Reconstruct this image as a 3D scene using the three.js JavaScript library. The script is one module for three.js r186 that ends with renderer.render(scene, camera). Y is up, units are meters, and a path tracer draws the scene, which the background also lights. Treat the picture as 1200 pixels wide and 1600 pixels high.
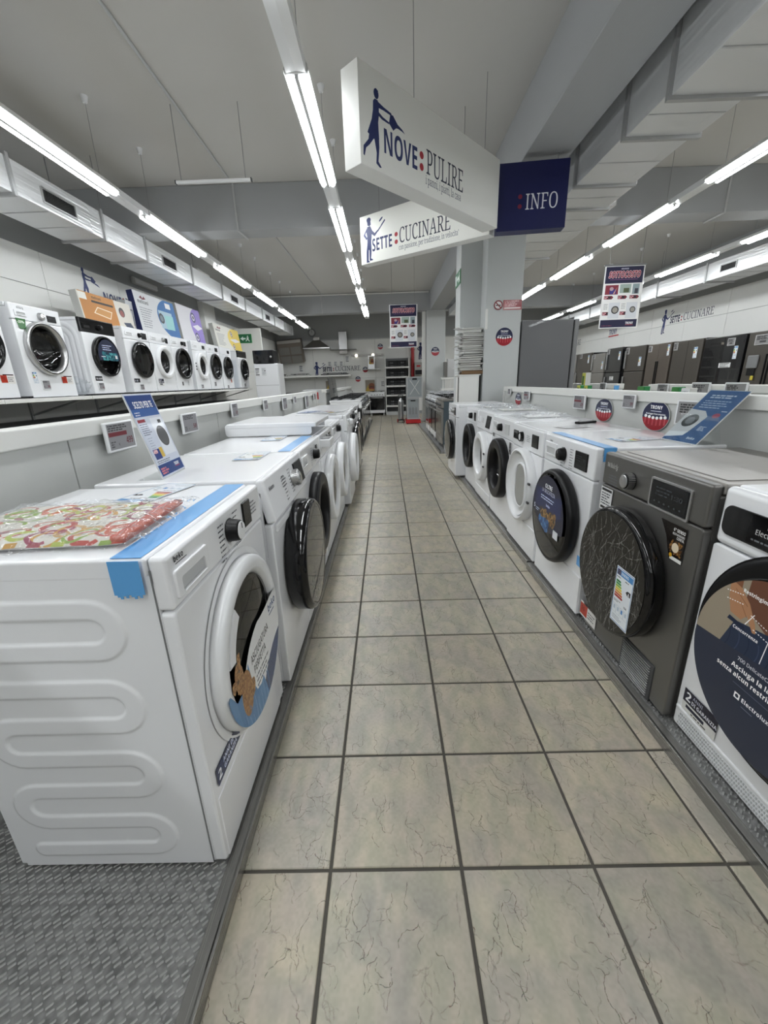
import * as THREE from 'three';
import { RoundedBoxGeometry } from 'three/addons/geometries/RoundedBoxGeometry.js';
import { mergeGeometries } from 'three/addons/utils/BufferGeometryUtils.js';
import { RectAreaLightUniformsLib } from 'three/addons/lights/RectAreaLightUniformsLib.js';

// ------------------------------------------------------------------ camera, renderer, exposure, light levels
const scene = new THREE.Scene();
scene.background = new THREE.Color(0x000000);
const camera = new THREE.PerspectiveCamera(THREE.MathUtils.radToDeg(2 * Math.atan(800 / 638.122)), 0.75, 0.05, 60);
camera.position.set(0.1758, 1.1897, 0.7207);
camera.rotation.set(-0.307819, 0.013536, -0.031579, 'YXZ');
scene.add(camera);
const renderer = new THREE.WebGLRenderer({ antialias: true });
renderer.toneMapping = THREE.LinearToneMapping;
renderer.toneMappingExposure = 2.7;
renderer.shadowMap.enabled = true;
RectAreaLightUniformsLib.init();
const LAMP_COLOR = 0xf8fcff, LAMP_LEVEL = 6.0, UP_LEVEL = .15, TUBE_GLOW = 7.0;

// ------------------------------------------------------------------ helpers
const PI = Math.PI, V3 = THREE.Vector3;
const rng = (seed) => () => { seed = (seed + 0x6D2B79F5) | 0; let t = Math.imul(seed ^ (seed >>> 15), 1 | seed); t = (t + Math.imul(t ^ (t >>> 7), 61 | t)) ^ t; return ((t ^ (t >>> 14)) >>> 0) / 4294967296; };
const used = {};
function numbered(n) { if (!(n in used)) { used[n] = 0; return n; } return n + '_' + String(++used[n]).padStart(3, '0'); }
function thing(name, label, category, p = [0, 0, 0], ry = 0, group) {
  const o = new THREE.Group(); o.name = numbered(name); scene.add(o); o.position.set(...p); o.rotation.y = ry;
  o.userData = { label, category }; if (group) o.userData.group = group; return o;
}
function struct(name, p = [0, 0, 0]) { const o = new THREE.Group(); o.name = numbered(name); o.userData = { kind: 'structure' }; o.position.set(...p); scene.add(o); return o; }
function part(name, geo, mat, parent, p = [0, 0, 0], r, label) {
  const m = new THREE.Mesh(geo, mat); m.name = name; m.position.set(...p); if (r) m.rotation.set(...r);
  m.castShadow = m.receiveShadow = true; if (label) m.userData.label = label; parent.add(m); return m;
}
function kin(name, parent, p = [0, 0, 0], r) { const g = new THREE.Group(); g.name = name; g.position.set(...p); if (r) g.rotation.set(...r); parent.add(g); return g; }
const cache = {};
const gc = (k, f) => cache[k] || (cache[k] = f());
const rb = (w, h, d, r = 0.004, s = 2) => { r = Math.min(r, w / 2.05, h / 2.05, d / 2.05); return gc(`rb${w.toFixed(4)},${h.toFixed(4)},${d.toFixed(4)},${r.toFixed(4)},${s}`, () => new RoundedBoxGeometry(w, h, d, s, r)); };
const bx = (w, h, d) => gc(`bx${w},${h},${d}`, () => new THREE.BoxGeometry(w, h, d));
const cyl = (r1, r2, h, n = 24) => gc(`cy${r1},${r2},${h},${n}`, () => new THREE.CylinderGeometry(r1, r2, h, n));
const clean = (g) => { g = g.index ? g.toNonIndexed() : g; for (const k of Object.keys(g.attributes)) if (!['position', 'normal', 'uv'].includes(k)) g.deleteAttribute(k); return g; };
const merge = (l) => mergeGeometries(l.map(clean));
const tg = (g, p = [0, 0, 0], r = [0, 0, 0]) => { g = g.clone(); g.rotateX(r[0]); g.rotateY(r[1]); g.rotateZ(r[2]); g.translate(...p); return g; };
const lathe = (pts, n = 56) => gc('la' + n + pts.join(';'), () => { const g = new THREE.LatheGeometry(pts.map((p) => new THREE.Vector2(p[0], p[1])), n); g.rotateX(PI / 2); return g; });   // profile (radius, z): axis along z
function rrShape(w, h, r, x = 0, y = 0) {
  const s = new THREE.Shape(), a = x - w / 2, b = y - h / 2; r = Math.min(r, w / 2.01, h / 2.01);
  s.moveTo(a + r, b); s.lineTo(a + w - r, b); s.absarc(a + w - r, b + r, r, -PI / 2, 0); s.lineTo(a + w, b + h - r); s.absarc(a + w - r, b + h - r, r, 0, PI / 2);
  s.lineTo(a + r, b + h); s.absarc(a + r, b + h - r, r, PI / 2, PI); s.lineTo(a, b + r); s.absarc(a + r, b + r, r, PI, PI * 1.5); return s;
}
const circ = (x, y, r) => { const p = new THREE.Path(); p.absarc(x, y, r, 0, PI * 2, true); return p; };
function ext(shape, d, bev = 0, cs = 12) { const g = new THREE.ExtrudeGeometry(shape, { depth: Math.max(1e-4, d - 2 * bev), bevelEnabled: bev > 0, bevelThickness: bev, bevelSize: bev, bevelOffset: -bev, bevelSegments: 2, curveSegments: cs }); g.translate(0, 0, bev); return g; }
const poly = (pts) => new THREE.Shape(pts.map((p) => new THREE.Vector2(p[0], p[1])));
function tube(pts, r, n = 24, k = 6) { return new THREE.TubeGeometry(new THREE.CatmullRomCurve3(pts.map((p) => new V3(...p)), false, 'catmullrom', 0.1), n, r, k); }
function bar(a, b, r, k = 6) { const A = new V3(...a), B = new V3(...b), d = B.clone().sub(A), g = new THREE.CylinderGeometry(r, r, d.length(), k); g.applyQuaternion(new THREE.Quaternion().setFromUnitVectors(new V3(0, 1, 0), d.normalize())); g.translate((A.x + B.x) / 2, (A.y + B.y) / 2, (A.z + B.z) / 2); return g; }

// ------------------------------------------------------------------ textures
function canvas(w, h) { const c = document.createElement('canvas'); c.width = w; c.height = h; return c; }
function ctex(c, srgb = true) { const t = new THREE.CanvasTexture(c); if (srgb) t.colorSpace = THREE.SRGBColorSpace; t.wrapS = t.wrapT = THREE.RepeatWrapping; t.magFilter = THREE.LinearFilter; return t; }
function vnoise(n, seed) {                                            // tileable value noise on an n x n lattice
  const r = rng(seed), g = new Float32Array(n * n).map(() => r());
  return (x, y) => { x = ((x % n) + n) % n; y = ((y % n) + n) % n; const i = Math.floor(x), j = Math.floor(y), u = x - i, v = y - j, a = u * u * (3 - 2 * u), b = v * v * (3 - 2 * v), I = (i + 1) % n, J = (j + 1) % n; return (g[j * n + i] * (1 - a) + g[j * n + I] * a) * (1 - b) + (g[J * n + i] * (1 - a) + g[J * n + I] * a) * b; };
}
function ntex(size, f, srgb = false) {                                // f(u, v) -> [r, g, b] 0..1
  const d = new Uint8Array(size * size * 4);
  for (let y = 0; y < size; y++) for (let x = 0; x < size; x++) { const c = f(x / size, y / size), o = (y * size + x) * 4; for (let k = 0; k < 3; k++) d[o + k] = Math.max(0, Math.min(255, c[k] * 255)); d[o + 3] = 255; }
  const t = new THREE.DataTexture(d, size, size); t.wrapS = t.wrapT = THREE.RepeatWrapping; t.magFilter = THREE.LinearFilter; t.minFilter = THREE.LinearMipmapLinearFilter; if (srgb) t.colorSpace = THREE.SRGBColorSpace; t.needsUpdate = true; return t;
}
// stone-look floor tiles: four tiles on one sheet
const tileTex = (() => {
  const N = 1536, c = canvas(N, N), x = c.getContext('2d'), h = N / 3, r = rng(7);
  const n1 = vnoise(16, 1), n2 = vnoise(48, 2), n3 = vnoise(160, 3), im = x.createImageData(N, N);
  for (let j = 0; j < N; j++) for (let i = 0; i < N; i++) {
    const u = i / N, v = j / N, a = n1(u * 16, v * 16) - .5, b = n2(u * 48, v * 24 + a * 3) - .5, d = n3(u * 160, v * 160) - .5, m = a * 15 + b * 15 + d * 10, o = (j * N + i) * 4;
    im.data[o] = 177 + m + b * 6; im.data[o + 1] = 171 + m; im.data[o + 2] = 156 + m - a * 10; im.data[o + 3] = 255;
  }
  x.putImageData(im, 0, 0); x.lineCap = 'round';
  for (let q = 0; q < 9; q++) {
    const ox = (q % 3) * h, oy = Math.floor(q / 3) * h; x.save(); x.beginPath(); x.rect(ox, oy, h, h); x.clip();
    const crack = (px, py, ang, len, w, al) => {
      for (let s = 0; s < len; s++) {
        const nx = px + Math.cos(ang) * 5, ny = py + Math.sin(ang) * 5; const aa = al * (.35 + .65 * r());
        x.strokeStyle = `rgba(${70 + r() * 30 | 0},${64 + r() * 26 | 0},${56 + r() * 22 | 0},${aa})`; x.lineWidth = w * (.35 + r() * .9); if (r() > .08) { x.beginPath(); x.moveTo(px, py); x.lineTo(nx, ny); x.stroke(); }
        px = nx; py = ny; ang += (r() - .5) * 1.5; ang += (PI / 2 - ang) * .1;
        if (r() < .035) crack(px, py, ang + (r() < .5 ? -1 : 1) * (.6 + r() * .9), 4 + r() * 12, w * .7, al * .8);
      }
    };
    for (let k = 0; k < 22; k++) crack(ox + r() * h, oy + r() * h * .95, PI / 2 + (r() - .5), 8 + r() * 26, 2.1, .85);
    for (let k = 0; k < 34; k++) crack(ox + r() * h, oy + r() * h, PI / 2 + (r() - .5) * 2, 6 + r() * 16, 5, .16);
    x.restore();
  }
  return ctex(c);
})();
const g1 = vnoise(64, 11), g2 = vnoise(16, 12), g3 = vnoise(128, 13);
const wearTex = ntex(512, (u, v) => { const k = .52 + (g1(u * 64, v * 64) - .5) * .3 + (g2(u * 16, v * 16) - .5) * .3 + (g3(u * 128, v * 128) - .5) * .25; return [k, k, k]; });
const plateTex = ntex(512, (u, v) => { const k = .54 + (g1(u * 64, v * 64) - .5) * .12 + (g3(u * 128, v * 128) - .5) * .14 + (g3(u * 128 + 40, v * 128) > .93 ? .12 : 0); return [k, k, k * .99]; }, true);
const plasterTex = ntex(512, (u, v) => { const k = .5 + (g1(u * 64, v * 64) - .5) * .5 + (g3(u * 128, v * 128) - .5) * .5; return [k, k, k]; });
const brushedTex = ntex(256, (u, v) => { const k = .5 + (g3(u * 6, v * 128) - .5) * .7; return [k, k, k]; });
const sheetTex = ntex(256, (u, v) => { const k = .5 + (g2(u * 3, v * 16) - .5) * .9; return [k, k, k]; });
const filmTex = ntex(512, (u, v) => { const a = g1(u * 24 + g2(u * 16, v * 16) * 3, v * 12 + g2(v * 16, u * 16 + 5) * 5), k = Math.abs(a - .5) * 2; return [k, k, k]; });   // wrinkles of plastic film

// ------------------------------------------------------------------ materials (linear base colours)
const L = (r, g, b) => new THREE.Color().setRGB(r, g, b);
const std = (c, ro = .6, o = {}) => new THREE.MeshStandardMaterial({ color: c, roughness: ro, ...o });
const phy = (c, ro = .4, o = {}) => new THREE.MeshPhysicalMaterial({ color: c, roughness: ro, ...o });
const M = {
  white: phy(L(.87, .88, .90), .26, { clearcoat: .5, clearcoatRoughness: .12 }),
  whitePlastic: phy(L(.82, .83, .84), .32, { clearcoat: .3, clearcoatRoughness: .2 }),
  whiteMatt: std(L(.76, .76, .74), .55),
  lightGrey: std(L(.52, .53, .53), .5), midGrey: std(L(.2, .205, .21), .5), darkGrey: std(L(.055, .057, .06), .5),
  black: phy(L(.005, .005, .0055), .08, { specularIntensity: .8, clearcoat: .15, clearcoatRoughness: .04 }),
  blackMatt: phy(L(.012, .012, .013), .5, { specularIntensity: .5 }), blackSatin: phy(L(.008, .008, .009), .36, { specularIntensity: .5 }), rubber: std(L(.11, .112, .115), .7),
  chrome: std(L(.78, .78, .78), .14, { metalness: 1 }), steel: std(L(.5, .5, .49), .34, { metalness: 1, roughnessMap: null }), brushed: std(L(.36, .345, .325), .42, { metalness: .85, bumpMap: brushedTex, bumpScale: .0004 }),
  darkSteel: phy(L(.19, .185, .175), .38, { metalness: .75, clearcoat: .15 }), drum: std(L(.45, .45, .45), .3, { metalness: 1 }),
  silver: std(L(.55, .55, .55), .28, { metalness: .9 }),
  galv: std(L(.74, .75, .76), .36, { metalness: .4, bumpMap: sheetTex, bumpScale: .004 }),
  galvFlange: std(L(.45, .455, .46), .45, { metalness: .6 }),
  glass: phy(L(.36, .37, .38), .03, { transmission: 1, thickness: 0, ior: 1.5 }), glassDark: phy(L(.07, .072, .075), .03, { transmission: 1, thickness: 0, ior: 1.5 }),
  mirror: phy(L(.05, .05, .048), .04, { metalness: .0, ior: 1.7 }),
  acrylic: phy(L(.97, .98, .98), .04, { transmission: 1, thickness: 0, ior: 1.49 }),
  film: phy(L(.97, .98, .99), .08, { transmission: .96, thickness: 0, ior: 1.35, bumpMap: filmTex, bumpScale: .003 }),
  ceiling: std(L(.55, .54, .515), .9, { bumpMap: plasterTex, bumpScale: .0006 }), wallGrey: std(L(.36, .37, .37), .85, { bumpMap: plasterTex, bumpScale: .0006 }), beam: std(L(.4, .41, .42), .85, { bumpMap: plasterTex, bumpScale: .0006 }), pillar: std(L(.56, .58, .575), .7),
  panel: std(L(.8, .8, .77), .5), grout: std(L(.085, .078, .066), .9), tile: std(0xffffff, .4, { map: tileTex, roughnessMap: wearTex, bumpMap: wearTex, bumpScale: .0004 }),
  tread: std(0xffffff, .45, { map: plateTex, metalness: .3 }), dash: std(L(.45, .45, .44), .34, { metalness: .6 }), backSteel: std(L(.3, .33, .34), .45, { metalness: .4, map: null }), edge: std(L(.26, .255, .24), .42, { metalness: .55, roughnessMap: wearTex }),
  partition: std(L(.58, .59, .57), .5), rail: std(L(.76, .76, .73), .45),
  tapeBlue: phy(L(.11, .38, .76), .3, { clearcoat: .3 }), green: std(L(.02, .22, .06), .5), red: phy(L(.42, .008, .012), .35, { clearcoat: .3 }), navy: std(L(.012, .018, .09), .45), teal: std(L(.075, .105, .125), .45),
  tube: new THREE.MeshStandardMaterial({ color: 0xffffff, emissive: new THREE.Color(LAMP_COLOR), emissiveIntensity: TUBE_GLOW, roughness: .4 }),
  uplight: new THREE.MeshStandardMaterial({ color: 0xffffff, emissive: new THREE.Color(LAMP_COLOR), emissiveIntensity: .2, roughness: .4 }),
  spot: new THREE.MeshStandardMaterial({ color: 0xffffff, emissive: new THREE.Color(0xfff4dc), emissiveIntensity: 1.0, roughness: .4 }), window: phy(L(.27, .28, .275), .08, { clearcoat: 1, clearcoatRoughness: .03 }),
  trough: phy(L(.74, .75, .73), .25, { clearcoat: .3 }), wire: std(L(.3, .3, .3), .5, { metalness: .6 }), paper: std(L(.8, .8, .79), .7), card: std(L(.55, .55, .52), .8), brown: std(L(.2, .12, .06), .8),
  inside: std(L(.03, .031, .032), .6), darkGrille: std(L(.06, .06, .062), .6, { metalness: .3 }),
};
M.tile.roughnessMap = null;

// ------------------------------------------------------------------ flat print: every drawing gets a place on a shared sheet
const sheets = [];
function newSheet() { const c = canvas(2048, 2048), t = ctex(c), s = { c, x: c.getContext('2d'), cx: 0, cy: 0, row: 0, mat: null, matGloss: null }; t.wrapS = t.wrapT = THREE.ClampToEdgeWrapping; s.mat = std(0xffffff, .5, { map: t, alphaTest: .5 }); s.matGloss = phy(0xffffff, .25, { map: t, alphaTest: .5, specularIntensity: .6, clearcoat: .25, clearcoatRoughness: .08 }); sheets.push(s); return s; }
const placed = {};
function region(w, h) {
  w = Math.min(2040, Math.ceil(w)); h = Math.min(2040, Math.ceil(h));
  for (const s of sheets) { if (s.cx + w + 4 > 2048) { if (s.cy + s.row + h + 4 <= 2048) { s.cx = 0; s.cy += s.row + 4; s.row = 0; } else continue; } if (s.cy + h + 4 > 2048) continue; const p = { s, x: s.cx + 2, y: s.cy + 2, w, h }; s.cx += w + 4; s.row = Math.max(s.row, h); return p; }
  newSheet(); return region(w, h);
}
function printGeo(key, w, h, draw, ppm = 700) {
  const k = key + w.toFixed(3) + h.toFixed(3);
  if (!placed[k]) {
    const p = region(w * ppm, h * ppm), x = p.s.x; x.save(); x.translate(p.x, p.y); x.beginPath(); x.rect(0, 0, p.w, p.h); x.clip(); draw(x, p.w, p.h); x.restore();
    const g = new THREE.PlaneGeometry(w, h), uv = g.attributes.uv;
    for (let i = 0; i < 4; i++) uv.setXY(i, (p.x + .5 + uv.getX(i) * (p.w - 1)) / 2048, 1 - (p.y + .5 + (1 - uv.getY(i)) * (p.h - 1)) / 2048);
    placed[k] = { g, s: p.s };
  }
  return placed[k];
}
function print(name, key, w, h, draw, parent, p, r, o = {}) { const q = printGeo(key, w, h, draw, o.ppm); return part(name, q.g, o.gloss ? q.s.matGloss : q.s.mat, parent, p, r, o.label); }
function T(x, s, px, py, size, o = {}) { x.save(); x.translate(px, py); if (o.rot) x.rotate(o.rot); x.scale(o.sx || 1, 1); x.font = `${o.it ? 'italic ' : ''}${o.b ? 'bold ' : ''}${size}px ${o.f || 'sans-serif'}`; x.textAlign = o.al || 'left'; x.textBaseline = o.bl || 'alphabetic'; if (o.st) { x.strokeStyle = o.st; x.lineWidth = o.lw || size * .12; x.lineJoin = 'round'; x.strokeText(s, 0, 0); } x.fillStyle = o.c || '#111'; x.fillText(s, 0, 0); x.restore(); }
const fill = (x, c, a, b, w, h) => { x.fillStyle = c; x.fillRect(a, b, w, h); };
const pg = (x, c, pts) => { x.fillStyle = c; x.beginPath(); pts.forEach((p, i) => i ? x.lineTo(p[0], p[1]) : x.moveTo(p[0], p[1])); x.closePath(); x.fill(); };
const el = (x, c, a, b, rx, ry = rx, rot = 0) => { x.fillStyle = c; x.beginPath(); x.ellipse(a, b, rx, ry, rot, 0, PI * 2); x.fill(); };
function lines(x, c, px, py, w, n, gap, th, seed = 3) { const r = rng(seed); x.fillStyle = c; for (let i = 0; i < n; i++) { let u = px; const end = px + w * (.6 + r() * .4); while (u < end) { const k = Math.min(end - u, th * (1.5 + r() * 4)); x.fillRect(u, py + i * gap, k, th); u += k + th * .7; } } }
// ------------------------------------------------------------------ drawings of everything printed
const NAVY = '#15245c', RED = '#a51d2a', INK = '#10183f';
function woman(x, s, c) {                                             // running figure emptying a bucket, unit height s, origin at head top left
  x.save(); x.scale(s, s);
  el(x, c, .22, .075, .055, .07, .25); pg(x, c, [[.19, .02], [.16, .05], [.15, .12], [.2, .14], [.26, .1]]);
  pg(x, c, [[.19, .13], [.25, .14], [.28, .2], [.27, .35], [.27, .42], [.34, .62], [.1, .62], [.16, .42], [.15, .3], [.15, .2]]);
  pg(x, c, [[.25, .155], [.42, .21], [.62, .215], [.62, .255], [.42, .26], [.24, .235]]); pg(x, c, [[.22, .25], [.32, .31], [.55, .315], [.56, .35], [.32, .36], [.2, .32]]);
  pg(x, c, [[.55, .22], [.63, .19], [.78, .31], [.68, .4], [.55, .37]]); pg(x, c, [[.73, .36], [.86, .40], [.95, .46], [.88, .45], [.76, .42], [.69, .4]]);
  pg(x, c, [[.1, .6], [.2, .6], [.17, .7], [.02, .83], [-.02, .94], [-.06, .93], [-.05, .8], [.08, .7]]);
  pg(x, c, [[.2, .6], [.33, .6], [.32, .76], [.3, .93], [.38, .985], [.36, 1], [.24, .98], [.25, .78]]); x.restore();
}
function chef(x, s, c) {
  x.save(); x.scale(s, s);
  el(x, c, .2, .06, .075, .055); pg(x, c, [[.14, .08], [.26, .08], [.27, .17], [.22, .2], [.15, .17]]);
  pg(x, c, [[.14, .2], [.25, .2], [.3, .28], [.29, .42], [.27, .55], [.13, .55], [.12, .4], [.1, .3]]);
  pg(x, c, [[.11, .24], [.15, .25], [.06, .36], [.13, .45], [.1, .49], [-.01, .37]]); pg(x, c, [[.26, .24], [.31, .3], [.4, .38], [.5, .33], [.52, .36], [.4, .45], [.27, .37]]);
  pg(x, c, [[.5, .34], [.7, .2], [.71, .22], [.52, .37]]); el(x, c, .63, .12, .075, .022, -.55); pg(x, c, [[.62, .25], [.76, .14], [.78, .17], [.66, .26]]);
  pg(x, c, [[.13, .53], [.27, .53], [.27, .75], [.24, .92], [.31, .95], [.31, .97], [.19, .97], [.19, .72], [.17, .72], [.15, .96], [.2, .99], [.2, 1], [.08, 1], [.09, .75]]); x.restore();
}
const dots = (x, px, py, r, gap, c = RED) => { el(x, c, px, py, r); el(x, c, px, py + gap, r); };
function signText(x, big, thin, px, py, size, o = {}) {               // bold word, two dots, condensed serif word; returns the end
  T(x, big, px, py, size, { b: 1, c: o.c || NAVY, sx: o.sxb || .78 }); x.font = `bold ${size}px sans-serif`; let w = x.measureText(big).width * (o.sxb || .78);
  dots(x, px + w + size * .22, py - size * .58, size * .14, size * .44); T(x, thin, px + w + size * .42, py, size * 1.08, { f: 'serif', c: o.c2 || '#20263a', sx: o.sxt || .74 });
  return px + w + size * .42;
}
function fitText(x, s, px, py, size, width, o) { x.font = `${o.b ? 'bold ' : ''}${size}px ${o.f || 'sans-serif'}`; T(x, s, px, py, size, { ...o, sx: width / x.measureText(s).width }); }
function drawNove(x, W, H) {
  fill(x, '#e9e9e4', 0, 0, W, H); const P = (l) => pg(x, NAVY, l.map(([a, b]) => [a * W, b * H])); el(x, NAVY, W * .087, H * .225, W * .013, H * .05); P([[.078, .2], [.085, .172], [.098, .185], [.095, .25], [.079, .25]]);
  P([[.079, .28], [.095, .28], [.1, .33], [.099, .42], [.094, .5], [.097, .67], [.066, .69], [.036, .655], [.06, .5], [.068, .4], [.07, .31]]); P([[.094, .29], [.125, .31], [.168, .325], [.17, .35], [.125, .345], [.096, .35]]); P([[.09, .38], [.12, .415], [.154, .43], [.154, .45], [.115, .445], [.09, .42]]); P([[.162, .34], [.178, .335], [.208, .41], [.178, .49], [.154, .44]]); P([[.205, .4], [.232, .425], [.247, .455], [.23, .445], [.205, .44], [.19, .45]]);
  P([[.045, .65], [.07, .68], [.045, .77], [.026, .82], [.017, .91], [.011, .9], [.013, .81], [.04, .72]]); P([[.07, .67], [.096, .66], [.097, .75], [.09, .9], [.107, .95], [.098, .96], [.078, .93], [.082, .82]]);
  fitText(x, 'NOVE', W * .117, H * .775, H * .36, W * .212, { b: 1, c: NAVY }); dots(x, W * .353, H * .575, H * .044, H * .135); fitText(x, 'PULIRE', W * .383, H * .755, H * .4, W * .285, { f: 'serif', c: '#20263a' }); fitText(x, 'i panni, i piatti, la casa', W * .38, H * .88, H * .14, W * .27, { f: 'serif', c: '#333a50' });
}
function drawSette(x, W, H) { fill(x, '#eeeee8', 0, 0, W, H); x.save(); x.translate(W * .03, H * .05); x.scale(.9, 1); chef(x, H * .93, NAVY); x.restore(); fitText(x, 'SETTE', W * .103, H * .77, H * .36, W * .182, { b: 1, c: NAVY }); dots(x, W * .317, H * .55, H * .045, H * .15); fitText(x, 'CUCINARE', W * .34, H * .74, H * .42, W * .4, { f: 'serif', c: '#20263a' }); fitText(x, 'con passione, per tradizione, in velocita\'', W * .338, H * .88, H * .14, W * .46, { f: 'serif', c: '#333a50' }); }
function drawInfo(x, W, H) { fill(x, '#0b1450', 0, 0, W, H); dots(x, W * .325, H * .5, H * .036, H * .145, '#7a1e3a'); fitText(x, 'INFO', W * .4, H * .7, H * .33, W * .48, { f: 'serif', c: '#e8e8ee' }); }
function drawWall(which) { return (x, W, H) => { if (which === 'n') { x.save(); x.translate(W * .07, H * .03); woman(x, H * .9, '#2b3a6e'); x.restore(); signText(x, 'NOVE', 'PULIRE', W * .27, H * .86, H * .46, { c: '#3a4877' }); } else { x.save(); x.translate(W * .03, H * .02); chef(x, H * .96, '#1d2c63'); x.restore(); fitText(x, 'SETTE', W * .21, H * .6, H * .35, W * .19, { b: 1, c: '#161d3c', st: '#161d3c', lw: H * .016 }); dots(x, W * .43, H * .44, H * .035, H * .11); fitText(x, 'CUCINARE', W * .46, H * .59, H * .38, W * .52, { f: 'serif', c: '#2b3045' }); } }; }
function tronyLogo(x, px, py, size, c = '#fff', under = '#c8323c') { T(x, 'TRONY', px, py, size, { b: 1, c, sx: .74 }); fill(x, under, px, py + size * .12, size * 2.45, size * .12); }
function drawTronyWall(x, W, H) { T(x, 'TRONY', W * .02, H * .74, H * .82, { b: 1, c: '#1b2a63', sx: .66 }); fill(x, '#b5262e', 0, H * .84, W, H * .14); }
function drawRound(x, W, H) {
  x.save(); x.beginPath(); x.ellipse(W / 2, H / 2, W * .5, H * .5, 0, 0, PI * 2); x.clip(); fill(x, '#1a1f45', 0, 0, W, H * .62); fill(x, '#a01e2b', 0, H * .58, W, H);
  T(x, 'TRONY', W / 2, H * .27, H * .17, { b: 1, c: '#fff', al: 'center', sx: .8 }); fill(x, '#cfd3e6', W * .3, H * .33, W * .4, H * .025); T(x, 'Protegge il tuo acquisto', W / 2, H * .46, H * .075, { b: 1, c: '#fff', al: 'center', sx: .85 });
  for (let i = 0; i < 6; i++) { const a = W * (.14 + i * .145), b = H * (.58 - Math.abs(i - 2.5) * .022); el(x, '#fff', a, b, W * .055); fill(x, '#c84a55', a - W * .025, b + H * .06, W * .05, H * .2); } x.restore();
}
function drawSotto(x, W, H) {
  fill(x, '#e9e9e8', 0, 0, W, H); fill(x, '#16163d', W * .03, H * .015, W * .94, H * .26); T(x, 'SOTTOCOSTO', W * .5, H * .185, H * .135, { b: 1, it: 1, c: '#7c1430', st: '#e7bcc0', lw: H * .018, al: 'center', sx: .62 }); T(x, 'GRANDE', W * .5, H * .06, H * .032, { b: 1, c: '#d8d8e8', al: 'center' }); fill(x, '#6b3f6f', W * .15, H * .21, W * .7, H * .012);
  const pic = (a, b, w, h, c, c2) => { fill(x, c, W * a, H * b, W * w, H * h); fill(x, c2, W * (a + w * .35), H * (b + h * .45), W * w * .5, H * h * .5); };
  pic(.06, .3, .33, .15, '#7d2436', '#39307e'); el(x, '#b59aa0', W * .22, H * .36, W * .05, H * .03); pg(x, '#e8b48a', [[W * .27, H * .44], [W * .36, H * .33], [W * .3, H * .44]]); pic(.43, .29, .28, .14, '#9fb0a8', '#4f5a3c'); pic(.75, .29, .17, .16, '#8fa0a4', '#3a3b46');
  for (const [a, b] of [[.05, .47], [.4, .47], [.7, .47], [.05, .73], [.5, .73]]) { pg(x, '#6d1528', [[W * a, H * b], [W * (a + .2), H * b], [W * (a + .24), H * (b + .025)], [W * (a + .2), H * (b + .055)], [W * a, H * (b + .055)]]); fill(x, '#14111f', W * (a + .11), H * (b + .01), W * .06, H * .035); lines(x, '#e7b9bd', W * (a + .01), H * (b + .012), W * .1, 2, H * .022, H * .012); }
  for (const [a, r, c] of [[.25, .095, '#2b2b2c'], [.7, .075, '#3a3d40']]) { fill(x, '#d5d8dd', W * (a - .05), H * .58, W * .28, H * .26); el(x, c, W * (a + .12), H * .7, W * r); el(x, '#9a968e', W * (a + .12), H * .7, W * r * .72); lines(x, '#777', W * (a - .18), H * .6, W * .12, 4, H * .025, H * .008); }
  fill(x, '#16163d', W * .03, H * .86, W * .94, H * .125); lines(x, '#7a3a52', W * .07, H * .95, W * .3, 1, 9, H * .012); tronyLogo(x, W * .68, H * .94, H * .055);
}
function drawScelto(x, W, H) {
  fill(x, '#c9cfdd', 0, 0, W, H); fill(x, '#24417f', W * .03, H * .02, W * .94, H * .25); fill(x, '#2f5a9c', W * .03, H * .18, W * .94, H * .09); T(x, 'SCELTO PER TE', W * .52, H * .17, H * .105, { b: 1, c: '#f4f5f8', al: 'center', sx: .62 }); lines(x, '#d8dfee', W * .1, H * .215, W * .2, 2, H * .028, H * .012);
  fill(x, '#8c2433', W * .07, H * .3, W * .26, H * .035); lines(x, '#4c5161', W * .08, H * .355, W * .3, 6, H * .024, H * .009, 5); lines(x, '#9aa1b3', W * .12, H * .52, W * .22, 5, H * .03, H * .008, 6);
  fill(x, '#dfe3ea', W * .5, H * .3, W * .44, H * .46); el(x, '#4a4a4d', W * .72, H * .53, W * .19); el(x, '#57575a', W * .72, H * .53, W * .165); fill(x, '#23252a', W * .76, H * .33, W * .12, H * .04);
  fill(x, '#2c3e7c', W * .1, H * .66, W * .24, H * .12); T(x, '499', W * .11, H * .71, H * .06, { b: 1, c: '#f5dfe0', st: '#c03b4a', lw: 3 }); fill(x, '#cfae4c', W * .34, H * .65, W * .12, H * .12); lines(x, '#5d6373', W * .08, H * .8, W * .75, 2, H * .022, H * .01, 8);
  fill(x, '#24417f', W * .03, H * .845, W * .94, H * .135); lines(x, '#c2707f', W * .08, H * .885, W * .3, 3, H * .028, H * .02, 9); tronyLogo(x, W * .64, H * .915, H * .055);
}
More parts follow.
